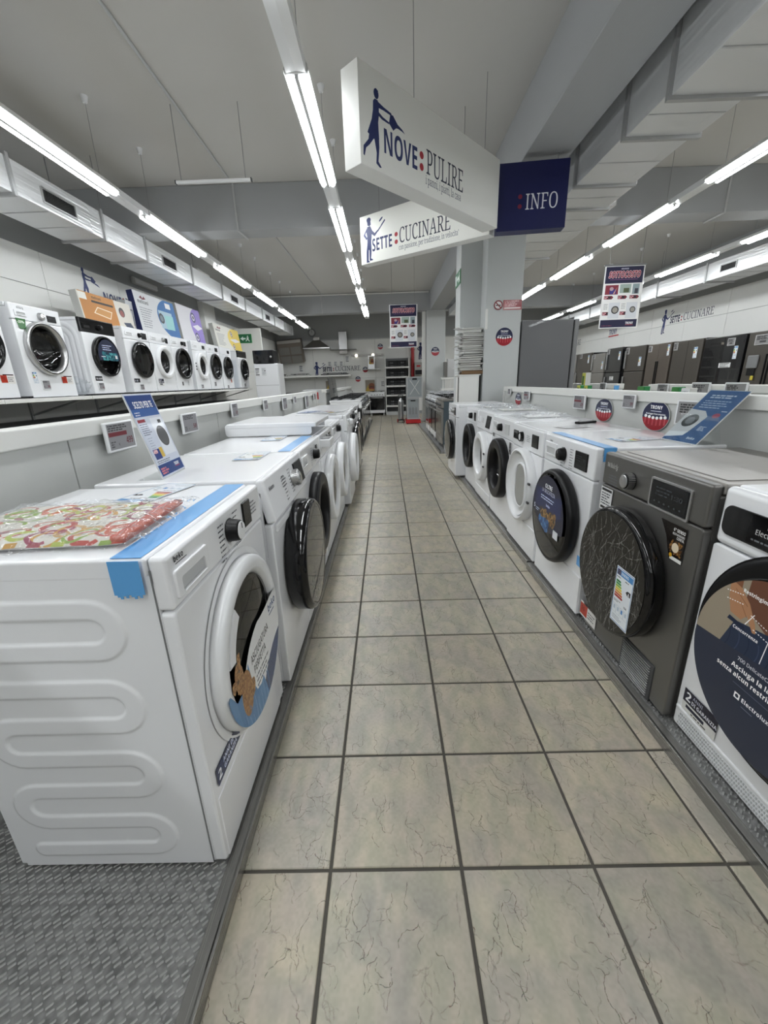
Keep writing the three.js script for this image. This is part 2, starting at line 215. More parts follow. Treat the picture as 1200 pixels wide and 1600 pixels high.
function drawOffer(x, W, H) {
  fill(x, '#335f92', 0, 0, W, H); x.strokeStyle = '#c5ced8'; x.lineWidth = W * .02; x.strokeRect(0, 0, W, H); lines(x, '#c3d2e2', W * .18, H * .09, W * .68, 2, H * .04, H * .022, 2); lines(x, '#b2c6dc', W * .14, H * .2, W * .75, 4, H * .042, H * .016, 3);
  pg(x, '#c4c8cc', [[0, H * .38], [W * .42, H * .4], [W * .6, H * .5], [W * .5, H * .82], [0, H * .86]]); el(x, '#3b4147', W * .27, H * .6, W * .19, H * .12); el(x, '#7a8087', W * .27, H * .6, W * .11, H * .07); pg(x, '#dfe5ea', [[0, H * .84], [W * .5, H * .8], [W * .46, H * .88], [0, H * .95]]);
  el(x, '#a24a63', W * .78, H * .47, W * .09, H * .045); fill(x, '#dde6ee', W * .8, H * .38, W * .14, H * .012); lines(x, '#ccd8e4', W * .66, H * .68, W * .2, 4, H * .022, H * .012, 5); T(x, 'beko', W * .62, H * .93, H * .06, { b: 1, c: '#e4ecf4' });
}
function drawEnergy(x, W, H) {
  fill(x, '#e6ebef', 0, 0, W, H); x.strokeStyle = '#3f6fa8'; x.lineWidth = W * .02; x.strokeRect(W * .03, H * .02, W * .94, H * .96); fill(x, '#15245f', W * .06, H * .04, W * .2, H * .1); fill(x, '#4a8cc8', W * .27, H * .04, W * .67, H * .1); for (let i = 0; i < 12; i++) el(x, '#d6c24a', W * .16 + Math.cos(i * PI / 6) * W * .05, H * .09 + Math.sin(i * PI / 6) * W * .05, W * .008);
  T(x, 'ENERG', W * .3, H * .115, H * .07, { b: 1, c: '#f3f8fb', sx: .9 }); lines(x, '#444', W * .07, H * .17, W * .25, 1, 9, H * .015); lines(x, '#444', W * .55, H * .17, W * .3, 1, 9, H * .015, 8);
  ['#1e7a35', '#3f9440', '#8fb32e', '#e0cd28', '#dba12a', '#c9602a', '#a5241f'].forEach((c, i) => { const w = W * (.24 + i * .035), y = H * (.23 + i * .045); pg(x, c, [[W * .07, y], [W * .07 + w, y], [W * .1 + w, y + H * .018], [W * .07 + w, y + H * .036], [W * .07, y + H * .036]]); });
  pg(x, '#14161a', [[W * .66, H * .34], [W * .75, H * .3], [W * .92, H * .3], [W * .92, H * .38], [W * .75, H * .38]]); T(x, 'A', W * .77, H * .375, H * .075, { b: 1, c: '#fff' }); lines(x, '#777', W * .08, H * .58, W * .4, 2, H * .025, H * .012, 4); T(x, '194', W * .66, H * .63, H * .05, { c: '#333', b: 1 });
  for (let i = 0; i < 4; i++) { x.strokeStyle = '#a9b4bf'; x.lineWidth = W * .008; x.strokeRect(W * (.07 + i * .22), H * .67, W * .2, H * .15); fill(x, i === 2 ? '#4f86c2' : '#b6c4d2', W * (.12 + i * .22), H * .69, W * .1, H * .07); } lines(x, '#8892a0', W * .1, H * .86, W * .7, 3, H * .03, H * .01, 7);
}
const drawTag = (price, red, seed = 1) => (x, W, H) => {
  fill(x, '#88878a', 0, 0, W, H); lines(x, '#2f2f31', W * .05, H * .06, W * .8, 3, H * .085, H * .05, seed); if (red) fill(x, '#6b1322', W * .03, H * .33, W * .7, H * .16); T(x, price, W * .93, H * .84, H * .37, { b: 1, c: '#5d1020', al: 'right', sx: .72 }); T(x, '€', W * .34, H * .88, H * .14, { c: '#333' }); lines(x, '#4a4a4d', W * .06, H * .68, W * .18, 3, H * .09, H * .05, seed + 3);
};
const drawGrey = (seed) => (x, W, H) => { fill(x, '#8d8c8c', 0, 0, W, H); lines(x, '#262628', W * .08, H * .1, W * .8, 4, H * .11, H * .07, seed); fill(x, '#3a3a3c', W * .3, H * .6, W * .4, H * .2); };
function drawGaranzia(x, W, H) { fill(x, '#ddddda', 0, 0, W, H); fill(x, '#1b1d33', 0, 0, W, H * .6); T(x, '2', W * .06, H * .5, H * .55, { b: 1, c: '#fff' }); T(x, 'ANNI', W * .27, H * .25, H * .22, { c: '#c9cad4' }); T(x, 'DI GARANZIA', W * .25, H * .5, H * .22, { b: 1, c: '#e6e6ec', sx: .95 }); fill(x, '#26273a', W * .12, H * .68, W * .55, H * .14); lines(x, '#555', W * .3, H * .88, W * .5, 1, 9, H * .06); }
function drawGaranziaSmall(x, W, H) { fill(x, '#22325e', 0, 0, W, H); T(x, '2', W * .05, H * .8, H * .75, { b: 1, c: '#fff' }); T(x, 'ANNI DI', W * .28, H * .42, H * .34, { b: 1, c: '#dfe3ee' }); T(x, 'GARANZIA', W * .28, H * .82, H * .34, { b: 1, c: '#dfe3ee' }); }
function drawRedSticker(x, W, H) { fill(x, '#e4e2df', 0, 0, W, H); fill(x, '#b5341f', 0, H * .12, W * .45, H * .76); fill(x, '#3a1c20', W * .2, 0, W * .75, H * .12); T(x, '10', W * .06, H * .6, H * .42, { b: 1, c: '#7b1712' }); lines(x, '#6b6b6b', W * .5, H * .35, W * .42, 3, H * .17, H * .07, 4); }
function drawBearSticker(x, W, H) {                                   // soft toy in a blue towel, white and navy waves, cut by the round door
  const P = (a, b) => [a * W, b * H]; x.save(); x.beginPath(); x.arc(W * .52, H * .147, W * .5, 0, PI * 2); x.clip();
  x.fillStyle = '#e7e8e8'; x.beginPath(); x.moveTo(...P(.27, .26)); x.quadraticCurveTo(...P(.37, .07), ...P(.56, .025)); x.quadraticCurveTo(...P(.72, .04), ...P(.86, .0)); x.lineTo(...P(1.1, .0)); x.lineTo(...P(1.1, 1.1)); x.lineTo(...P(.5, 1.1)); x.lineTo(...P(.2, .6)); x.fill();
  x.fillStyle = '#1d3a6b'; x.beginPath(); x.moveTo(...P(1.05, .42)); x.quadraticCurveTo(...P(.72, .42), ...P(.5, .72)); x.lineTo(...P(.56, .9)); x.quadraticCurveTo(...P(.84, .66), ...P(1.05, .66)); x.fill();
  T(x, 'beko', W * .79, H * .13, H * .1, { b: 1, c: '#21407c', rot: -.05 }); fill(x, '#21407c', W * .8, H * .155, W * .12, H * .012); T(x, 'ASCIUGATURA', W * .385, H * .285, H * .105, { b: 1, c: '#1b1d26', sx: .68, rot: -.06 }); T(x, 'PERFETTA', W * .41, H * .4, H * .105, { b: 1, c: '#1b1d26', sx: .68, rot: -.06 }); lines(x, '#4d5160', W * .43, H * .44, W * .3, 3, H * .045, H * .016, 3);
  const tow = (c, pts) => pg(x, c, pts.map((p) => P(...p))); tow('#4f7fae', [[-.02, .24], [.05, .2], [.12, .34], [.28, .34], [.325, .2], [.36, .42], [.42, .56], [.55, .6], [.6, .75], [.68, 1.05], [.2, 1.0], [0, .6]]);
  const r = rng(5), br = (a, b, rx, ry, rot = 0) => { el(x, '#9a6a3a', a * W, b * H, rx * W, ry * H, rot); for (let i = 0; i < 130; i++) { const t = r() * 6.28, k = Math.sqrt(r()); el(x, r() < .5 ? '#7d5228' : '#b5854c', (a + Math.cos(t) * rx * k * .95) * W, (b + Math.sin(t) * ry * k * .95) * H, W * .006); } };
  br(.27, .42, .085, .2); br(.19, .2, .06, .14, -.15); br(.215, .04, .018, .07, -.1); br(.11, .2, .022, .05); br(.355, .46, .04, .08, .5); el(x, '#2a1a10', W * .2, H * .14, W * .009); el(x, '#5d3b1d', W * .165, H * .2, W * .014);
  tow('#5a8bb8', [[-.02, .24], [.05, .2], [.11, .34], [.17, .7], [.1, .85], [0, .6]]); tow('#5a8bb8', [[.4, .62], [.55, .56], [.6, .75], [.66, 1.05], [.4, 1.0]]); tow('#5486b4', [[.12, .7], [.24, .62], [.34, .74], [.46, .66], [.5, 1.1], [.1, 1.1]]);
  for (let i = 0; i < 34; i++) { x.strokeStyle = i % 3 ? '#3f6d9c' : '#7aa6cc'; x.lineWidth = W * .005; x.beginPath(); const a = .04 + i * .0175, b = .62 + Math.sin(i * 1.3) * .09; x.moveTo(...P(a, b)); x.quadraticCurveTo(...P(a + .03, b + .12), ...P(a + .01, b + .26)); x.stroke(); } x.restore();
}
function clipDoor(x, W, H) { x.beginPath(); x.ellipse(W / 2, H / 2, W / 2, H / 2, 0, 0, PI * 2); x.clip(); }
function drawJeans(x, W, H) {                                         // hand in a jeans pocket, text below
  x.save(); clipDoor(x, W, H); fill(x, '#9b8f7d', 0, 0, W, H); pg(x, '#6b4534', [[W * .28, 0], [W * .6, 0], [W * .6, H * .33], [W * .45, H * .3], [W * .27, H * .2]]); pg(x, '#73543f', [[W * .6, 0], [W, 0], [W, H * .5], [W * .6, H * .4]]);
  pg(x, '#26324a', [[W * .17, H * .5], [W * .24, H * .31], [W * .44, H * .28], [W * .6, H * .34], [W, H * .4], [W, H * .6], [W * .17, H * .6]]); for (let i = 0; i < 9; i++) { x.strokeStyle = i % 2 ? '#34425f' : '#1d2740'; x.lineWidth = W * .006; x.beginPath(); x.moveTo(W * (.22 + i * .06), H * .36); x.quadraticCurveTo(W * (.25 + i * .06), H * .42, W * (.2 + i * .06), H * .5); x.stroke(); }
  pg(x, '#7d5138', [[W * .13, 0], [W * .23, 0], [W * .235, H * .12], [W * .26, H * .17], [W * .19, H * .19], [W * .16, H * .1]]); pg(x, '#b3825f', [[W * .16, H * .1], [W * .235, H * .12], [W * .3, H * .18], [W * .355, H * .27], [W * .37, H * .315], [W * .35, H * .32], [W * .3, H * .25], [W * .27, H * .29], [W * .2, H * .28], [W * .17, H * .2]]); pg(x, '#1c2740', [[W * .2, H * .3], [W * .3, H * .315], [W * .31, H * .335], [W * .19, H * .325]]);
  for (const [a, b, c, d] of [[.2, .14, .29, .2], [.24, .19, .3, .26]]) { x.strokeStyle = '#8d6044'; x.lineWidth = W * .004; x.beginPath(); x.moveTo(W * a, H * b); x.lineTo(W * c, H * d); x.stroke(); }
  pg(x, '#2c3345', [[0, H * .49], [W * .2, H * .475], [W * .6, H * .44], [W, H * .43], [W, H], [0, H]]);
  x.strokeStyle = '#fff'; x.lineWidth = W * .005; x.setLineDash([W * .009, W * .007]); for (const [a, b, c, d] of [[.15, .17, .26, .15], [.16, .215, .27, .2], [.32, .235, .46, .27], [.35, .3, .46, .32]]) { x.beginPath(); x.moveTo(W * a, H * b); x.lineTo(W * c, H * d); x.stroke(); } x.setLineDash([]); x.beginPath(); x.moveTo(W * .46, H * .15); x.lineTo(W * .43, H * .45); x.moveTo(W * .34, H * .22); x.lineTo(W * .3, H * .3); x.stroke();
  T(x, 'Restringimento', W * .245, H * .135, H * .028, { c: '#fff', b: 1 }); T(x, 'Concorrenza', W * .235, H * .355, H * .026, { c: '#fff', b: 1 }); T(x, '700 DelicateCare', W * .31, H * .512, H * .03, { c: '#e8eaf0' }); T(x, 'Asciuga la lana', W * .285, H * .565, H * .04, { b: 1, c: '#fff' }); T(x, 'senza alcun restringimento', W * .195, H * .612, H * .04, { b: 1, c: '#fff', sx: .95 }); fill(x, '#59617a', W * .32, H * .645, W * .3, H * .003);
  fill(x, '#f2f4f8', W * .345, H * .69, W * .036, H * .036); el(x, '#2c3345', W * .363, H * .708, W * .011); T(x, 'Electrolux', W * .392, H * .722, H * .034, { b: 1, c: '#f2f4f8' }); fill(x, '#6a7288', W * .4, H * .745, W * .07, H * .004); x.restore();
}
function drawOltre(x, W, H) {
  x.save(); clipDoor(x, W, H); x.beginPath(); x.moveTo(0, 0); x.lineTo(W, 0); x.lineTo(W, H * .6); x.lineTo(W * .5, H * .72); x.quadraticCurveTo(W * .2, H * .62, 0, H * .5); x.clip(); fill(x, '#141b3a', 0, 0, W, H); fill(x, '#1d2a5c', W * .1, H * .2, W * .8, H * .25);
  const r = rng(4); for (let i = 0; i < 140; i++) el(x, ['#6e5230', '#856540', '#574028', '#9b7b4d'][i % 4], W * (.3 + r() * .45), H * (.44 + r() * .14), W * (.01 + r() * .03)); for (let i = 0; i < 90; i++) el(x, ['#2c5c93', '#3f74ad', '#23497a'][i % 3], W * (.25 + r() * .35), H * (.56 + r() * .14), W * (.01 + r() * .03));
  T(x, 'OLTRE', W * .5, H * .16, H * .075, { b: 1, c: '#fff', al: 'center' }); T(x, 'LA DELICATEZZA', W * .5, H * .225, H * .065, { c: '#e6e9f4', al: 'center', sx: .85 }); lines(x, '#c9d0e4', W * .28, H * .27, W * .46, 2, H * .032, H * .016, 3); T(x, 'beko', W * .46, H * .39, H * .05, { b: 1, c: '#cfd7ea' }); T(x, '5', W * .06, H * .5, H * .08, { b: 1, c: '#e8edf5' }); lines(x, '#b6c3d8', W * .13, H * .48, W * .16, 2, H * .025, H * .012, 6); x.restore();
  fill(x, '#dcdfe2', W * .74, H * .6, W * .14, H * .1);
}
function drawDoorBlue(x, W, H) { x.save(); clipDoor(x, W, H); fill(x, '#1b2440', 0, 0, W, H * .62); lines(x, '#cdd5ea', W * .25, H * .17, W * .5, 3, H * .06, H * .022, 3); const r = rng(9); for (let i = 0; i < 120; i++) el(x, ['#1e4f5e', '#2f7681', '#143b4b', '#48969b'][i % 4], W * (.2 + r() * .7), H * (.42 + r() * .18), W * (.02 + r() * .05)); fill(x, '#dcdcdc', W * .8, H * .45, W * .1, H * .1); fill(x, '#dfe8ee', W * .12, H * .5, W * .2, H * .02); x.restore(); x.clearRect(0, H * .62, W, H); }
function drawSenso(x, W, H) { pg(x, '#17110e', [[0, 0], [W, 0], [W, H], [W * .55, H], [W * .3, H * .4]]); T(x, '6° SENSO', W * .97, H * .18, H * .13, { b: 1, c: '#f0f0f0', al: 'right', sx: .8 }); T(x, 'RISPARMIARE', W * .97, H * .28, H * .09, { b: 1, c: '#ddd', al: 'right', sx: .8 }); T(x, 'CONTA.', W * .97, H * .38, H * .1, { b: 1, c: '#eee', al: 'right', sx: .8 }); const r = rng(3); for (let i = 0; i < 80; i++) el(x, ['#6d4a24', '#8f6634', '#4a2f18'][i % 3], W * (.5 + r() * .42), H * (.45 + r() * .35), W * .03); el(x, '#e6d6ba', W * .7, H * .62, W * .13); fill(x, '#e9e9e4', W * .56, H * .88, W * .44, H * .1); el(x, '#d8a52c', W * .58, H * .86, W * .06); }
function drawProgram(x, W, H) { lines(x, '#5b5e63', W * .02, H * .1, W * .26, 8, H * .11, H * .035, 2); lines(x, '#5b5e63', W * .7, H * .06, W * .28, 8, H * .11, H * .03, 5); x.strokeStyle = '#8d9095'; x.lineWidth = W * .008; for (let i = 0; i < 8; i++) { x.beginPath(); x.moveTo(W * .3, H * (.12 + i * .11)); x.lineTo(W * .36, H * (.25 + i * .07)); x.stroke(); } }
function drawIcons(x, W, H) { lines(x, '#77797d', W * .05, H * .12, W * .9, 4, H * .22, H * .09, 7); }
function drawPanelDots(x, W, H) { for (let j = 0; j < 30; j++) for (let i = 0; i < 12; i++) el(x, '#a4a7ab', W * (.05 + i * .082), H * (.02 + j * .033), W * .018, W * .018); }
const drawLogo = (s, c, o = {}) => (x, W, H) => { T(x, s, W * .02, H * .72, H * .8, { b: 1, c, ...o }); if (o.line) fill(x, c, W * .1, H * .86, W * .8, H * .08); };
function drawElux(x, W, H) { fill(x, '#e9e9e9', W * .42, H * .02, W * .16, H * .32); el(x, '#131517', W * .5, H * .18, W * .05); pg(x, '#e9e9e9', [[W * .47, H * .18], [W * .53, H * .1], [W * .53, H * .26]]); T(x, 'Electrolux', W * .5, H * .62, H * .25, { c: '#cfcfcf', al: 'center' }); lines(x, '#6d7074', W * .12, H * .8, W * .76, 1, 9, H * .06); }
function drawDisplay(x, W, H) { fill(x, '#0b0c0d', 0, 0, W, H); x.strokeStyle = '#26292c'; x.lineWidth = 2; x.strokeRect(W * .04, H * .06, W * .92, H * .88); lines(x, '#3d4247', W * .12, H * .2, W * .5, 3, H * .14, H * .05, 3); T(x, '1:30', W * .88, H * .52, H * .26, { c: '#50565c', al: 'right' }); for (let i = 0; i < 6; i++) el(x, '#4d5358', W * (.12 + i * .145), H * .82, H * .035); }
function drawTowel(x, W, H) {
  fill(x, '#c9c5bb', 0, 0, W, H); const r = rng(21), C = ['#a83a2c', '#8f2f3c', '#b8532f', '#7f9a3a', '#a2ad45', '#b98a38', '#8c2c4a'];
  for (let i = 0; i < 46; i++) { x.strokeStyle = C[Math.floor(r() * 7)]; x.lineWidth = W * (.014 + r() * .014); x.beginPath(); x.ellipse(W * r(), H * r(), W * (.05 + r() * .04), W * (.05 + r() * .03), r() * 3, 0, PI * (1.3 + r() * .7)); x.stroke(); } for (let i = 0; i < 18; i++) el(x, C[i % 7], W * r(), H * r(), W * .018, W * .03, r() * 3); fill(x, '#b8432a', W * .93, 0, W * .07, H); for (let i = 0; i < 9; i++) fill(x, C[(i * 3) % 7], W * i / 9, H * .96, W * .06, H * .04);
}
const drawBox = (bg, acc, pic, dark) => (x, W, H) => {
  fill(x, bg, 0, 0, W, H); if (pic === 'kit') { x.fillStyle = acc; x.fillRect(W * .02, 0, W * .66, H); fill(x, '#ccc7bd', W * .66, 0, W * .34, H); T(x, 'meliconi', W * .24, H * .16, H * .12, { b: 1, c: '#2c2118' }); fill(x, '#221b16', W * .22, H * .22, W * .4, H * .07); x.strokeStyle = '#e9ddc6'; x.lineWidth = H * .03; pg(x, '#c08a4a', [[W * .22, H * .62], [W * .3, H * .42], [W * .56, H * .48], [W * .5, H * .72]]); x.beginPath(); x.moveTo(W * .22, H * .62); x.lineTo(W * .3, H * .42); x.lineTo(W * .56, H * .48); x.lineTo(W * .5, H * .72); x.closePath(); x.stroke(); el(x, '#3b3b3b', W * .78, H * .38, H * .17); el(x, '#8b4a44', W * .78, H * .42, H * .12); pg(x, '#2c3850', [[W * .76, H * .74], [W * .92, H * .7], [W, H * .98], [W * .84, H]]); fill(x, '#dedcd5', W * .02, H * .03, W * .13, H * .22); return; }
  x.fillStyle = acc; x.beginPath(); x.moveTo(W, 0); x.lineTo(W * .74, 0); x.bezierCurveTo(W * .36, H * .2, W * .4, H * .85, W * .86, H); x.lineTo(W, H); x.fill();
  if (pic !== 'two') { pg(x, '#6c1d26', [[W * .12, H * .14], [W * .17, H * .08], [W * .2, H * .14], [W * .23, H * .08], [W * .27, H * .14], [W * .2, H * .17]]); T(x, 'meliconi', W * .06, H * .27, H * .12, { b: 1, c: '#26262a' }); lines(x, '#7d8087', W * .07, H * .36, W * .3, 9, H * .055, H * .02, 4); }
  if (pic === 'blue') { fill(x, '#9db7c4', W * .52, H * .3, W * .36, H * .45); el(x, '#2b3238', W * .57, H * .5, H * .13); el(x, '#6a7982', W * .57, H * .5, H * .08); fill(x, '#dcdcdc', W * .75, H * .06, W * .14, H * .14); pg(x, '#8cc2c0', [[W * .66, H * .4], [W * .9, H * .38], [W * .88, H * .74], [W * .66, H * .76]]); } else { for (const b of [.25, .8]) { el(x, dark, W * .66, H * b, H * .14); el(x, '#c9c2d8', W * .66, H * b, H * .09); el(x, '#4c4a55', W * .66, H * b, H * .05); } pg(x, '#d9d6de', [[W * .55, H * .5], [W * .8, H * .42], [W, H * .5], [W * .74, H * .6]]); }
};
function drawNoSmoke(x, W, H) { el(x, '#7d1722', W / 2, H / 2, W * .5); el(x, '#e2dede', W / 2, H / 2, W * .38); fill(x, '#1b1b1d', W * .22, H * .47, W * .56, H * .1); x.strokeStyle = '#7d1722'; x.lineWidth = W * .11; x.beginPath(); x.moveTo(W * .22, H * .22); x.lineTo(W * .78, H * .78); x.stroke(); }
function drawRedPlate(x, W, H) { fill(x, '#a8585c', 0, 0, W, H); fill(x, '#8d2b33', W * .02, H * .03, W * .96, H * .66); lines(x, '#dcb4b4', W * .06, H * .1, W * .86, 4, H * .15, H * .08, 3); fill(x, '#d9cfcb', W * .06, H * .74, W * .88, H * .14); }
function drawExit(x, W, H) { fill(x, '#1e6a42', 0, 0, W, H); fill(x, '#e6efe9', W * .06, H * .14, W * .2, H * .72); pg(x, '#e6efe9', [[W * .38, H * .5], [W * .56, H * .22], [W * .56, H * .4], [W * .7, H * .4], [W * .7, H * .6], [W * .56, H * .6], [W * .56, H * .78]]); el(x, '#e6efe9', W * .82, H * .22, H * .09); pg(x, '#e6efe9', [[W * .76, H * .32], [W * .88, H * .34], [W * .86, H * .6], [W * .94, H * .86], [W * .88, H * .88], [W * .8, H * .66], [W * .72, H * .86], [W * .67, H * .82], [W * .76, H * .58]]); }
const drawBurger = (x, W, H) => { fill(x, '#8a8273', 0, 0, W, H); pg(x, '#b79a3a', [[0, H], [W * .3, H * .4], [W * .42, H]]); el(x, '#7d4422', W * .66, H * .5, W * .3, H * .22); el(x, '#56301a', W * .66, H * .66, W * .32, H * .12); el(x, '#8d3a2c', W * .66, H * .78, W * .28, H * .1); el(x, '#b58c4c', W * .66, H * .9, W * .3, H * .1); };
function drawBrochure(x, W, H) { fill(x, '#d6d8dc', 0, 0, W, H); fill(x, '#2f5c9c', 0, 0, W, H * .35); lines(x, '#9aa3b4', W * .06, H * .45, W * .8, 5, H * .1, H * .04, 5); fill(x, '#a83c44', W * .6, H * .5, W * .25, H * .2); fill(x, '#c9b052', W * .1, H * .78, W * .3, H * .14); }
function drawSheet(x, W, H) { fill(x, '#dadcdd', 0, 0, W, H); lines(x, '#80858c', W * .06, H * .1, W * .85, 8, H * .1, H * .03, 6); fill(x, '#2b2b2f', W * .62, H * .3, W * .2, H * .14); }
function drawNotice(x, W, H) { fill(x, '#dedfdf', 0, 0, W, H); fill(x, '#2a2a2c', W * .08, H * .06, W * .84, H * .1); lines(x, '#55565a', W * .1, H * .24, W * .8, 5, H * .11, H * .05, 2); fill(x, '#2c2c30', W * .1, H * .82, W * .8, H * .1); }
const drawGreenBox = (x, W, H) => { fill(x, '#2f7a33', 0, 0, W, H); fill(x, '#cfd6c2', W * .25, H * .3, W * .55, H * .45); lines(x, '#3d5a3a', W * .3, H * .4, W * .45, 3, H * .1, H * .05); };
const drawYellowBox = (x, W, H) => { fill(x, '#b7b84a', 0, 0, W, H); fill(x, '#3b5a2c', W * .1, H * .1, W * .5, H * .4); fill(x, '#e0e0cc', W * .2, H * .6, W * .6, H * .25); };
function drawVeins(x, W, H) {                                         // scratched dark film on the door: branching pale threads
  fill(x, '#1a1917', 0, 0, W, H); const r = rng(31); x.lineCap = 'round';
  for (let i = 0; i < 95; i++) { let a = r() * W, b = r() * H * .9, an = PI / 2 + (r() - .5) * 1.1; for (let s = 0; s < 22 + r() * 22; s++) { const nx = a + Math.cos(an) * 11, ny = b + Math.sin(an) * 11, k = 74 + r() * 60 | 0; x.strokeStyle = `rgba(${k},${k - 2},${k - 5},${.35 + r() * .5})`; x.lineWidth = 1.4 + r() * 4.2; x.beginPath(); x.moveTo(a, b); x.lineTo(nx, ny); x.stroke(); a = nx; b = ny; an += (r() - .5) * .75 + (PI / 2 - an) * .06; } }
}
// ------------------------------------------------------------------ the shell: floor, walls, ceiling, beams, pillars
const TS = 0.336;
const tileGeos = []; for (let q = 0; q < 18; q++) tileGeos.push((() => {
  const a = TS / 2 - .0045, b = a - .0022, y1 = -.0022, y2 = -.012, P = [], U = [], qx = q % 3, qy = Math.floor((q % 9) / 3), fl = q >= 9 ? -1 : 1;
  const uv = (x, z) => [(qx + .02 + .96 * (.5 + fl * x / TS)) / 3, 1 - (qy + .02 + .96 * (.5 + fl * z / TS)) / 3];
  const quad = (A, B, C, D) => { for (const v of [A, B, C, A, C, D]) { P.push(...v); U.push(...uv(v[0], v[2])); } };
  const ring = (r, y) => [[-r, y, r], [r, y, r], [r, y, -r], [-r, y, -r]], t = ring(b, 0), m = ring(a, y1), l = ring(a, y2);
  quad(...t); for (let i = 0; i < 4; i++) { const j = (i + 1) % 4; quad(m[i], m[j], t[j], t[i]); quad(l[i], l[j], m[j], m[i]); }
  const g = new THREE.BufferGeometry(); g.setAttribute('position', new THREE.Float32BufferAttribute(P, 3)); g.setAttribute('uv', new THREE.Float32BufferAttribute(U, 2)); g.computeVertexNormals(); return g;
})());
{
  const f = struct('floor'); part('floor_base', new THREE.BoxGeometry(11, .2, 24), M.grout, f, [1.5, -.1045, -3.8]);
  const r = rng(77), warm = M.tile.clone(), dim = M.tile.clone(); warm.color.setRGB(1, .975, .94); dim.color.setRGB(.93, .93, .92);
  const rest = [[], [], []];
  for (let j = -23; j < 47; j++) for (let i = -12; i < 21; i++) {
    const q = Math.floor(r() * 18), v = Math.floor(r() * 3), x = (i + .5) * TS, z = -(j + .5) * TS, y = (r() - .5) * .0012;
    if (i >= -1 && i <= 3 && j >= -3) part('tile', tileGeos[q], [M.tile, warm, dim][v], f, [x, y, z]);
    else if (x > -3.9 && x < 6.95) rest[v].push(tg(tileGeos[q], [x, y, z]));
  }
  rest.forEach((l, v) => { const m = part('tile_field', mergeGeometries(l), [M.tile, warm, dim][v], f); m.userData.kind = 'stuff'; });
}
{ const c = struct('ceiling'); part('ceiling_slab', new THREE.BoxGeometry(11.2, .15, 24.2), M.ceiling, c, [1.5, 3.675, -3.8]); }
function panels(w, face, rows, cols, at) { for (const [y0, y1] of rows) for (let i = 0; i + 1 < cols.length; i++) { const a = cols[i], b = cols[i + 1], cw = Math.abs(b - a) - .006; part('panel', face === 'x' ? rb(.016, y1 - y0 - .006, cw, .003, 1) : rb(cw, y1 - y0 - .006, .016, .003, 1), M.panel, w, face === 'x' ? [at, (y0 + y1) / 2, (a + b) / 2] : [(a + b) / 2, (y0 + y1) / 2, at]); } }
const steps = (a, b, s) => { const l = [a]; while (l[l.length - 1] - s > b + .12) l.push(l[l.length - 1] - s); l.push(b); return l; };
{ const w = struct('wall_left'); part('wall_face', bx(.15, 3.6, 24), M.wallGrey, w, [-3.925, 1.8, -3.8]);
  panels(w, 'x', [[.9, 1.63], [1.63, 2.365], [2.365, 2.76]], steps(1.895, -9.02, .735), -3.842); panels(w, 'x', [[.16, 2.0], [2.0, 2.72]], steps(-9.68, -15.5, .97), -3.842);
  part('pilaster', rb(.12, 3.6, .62, .006, 1), M.panel, w, [-3.79, 1.8, -9.35]); }
{ const w = struct('wall_right'); part('wall_face', bx(.15, 3.6, 24), M.wallGrey, w, [6.985, 1.8, -3.8]); panels(w, 'x', [[.16, 1.2], [1.2, 2.27], [2.27, 2.72]], steps(-2.1, -15.5, 1.2), 6.902); }
{ const w = struct('wall_back'); part('wall_face', bx(11.2, 3.6, .15), M.wallGrey, w, [1.5, 1.8, -15.69]); panels(w, 'z', [[.1, 1.36], [1.36, 2.72]], steps(6.8, -3.84, 1.165), -15.607); part('cornice_strip', rb(10.6, .03, .03, .004, 1), M.lightGrey, w, [1.5, 2.74, -15.6]); }
{ const w = struct('wall_front'); part('wall_face', bx(11.2, 3.6, .15), M.panel, w, [1.5, 1.8, 8.1]); }
for (const [z0, z1, n] of [[-5.35, -5.68, 1], [-12.08, -12.4, 1]]) { const b = struct('ceiling_beam'); part('beam_body', rb(10.75, .5, z0 - z1, .008, 1), M.beam, b, [1.525, 3.35, (z0 + z1) / 2]); if (z0 < -10) part('beam_ledge', rb(5.3, .03, .03, .004, 1), M.panel, b, [-1.2, 3.57, z0 + .015]); }
{ const b = struct('ceiling_beam'); part('beam_body', rb(.42, .5, 23.4, .008, 1), M.beam, b, [1.7, 3.351, -3.8]); }
{ const p = struct('pillar'); part('pillar_shaft', rb(.46, 3.1, .3, .006, 1), M.pillar, p, [1.71, 1.55, -5.2]); part('pillar_return', rb(.72, 3.1, .38, .006, 1), M.pillar, p, [1.56, 1.55, -5.53]); part('corner_guard', rb(.03, .24, .02, .003, 1), M.panel, p, [1.495, 1.92, -5.045]); }
{ const p = struct('pillar'); part('pillar_shaft', rb(.54, 3.1, .5, .006, 1), M.pillar, p, [1.67, 1.55, -12.35]); part('white_edge', rb(.1, 3.1, .06, .006, 1), M.panel, p, [1.33, 1.55, -12.3]); }
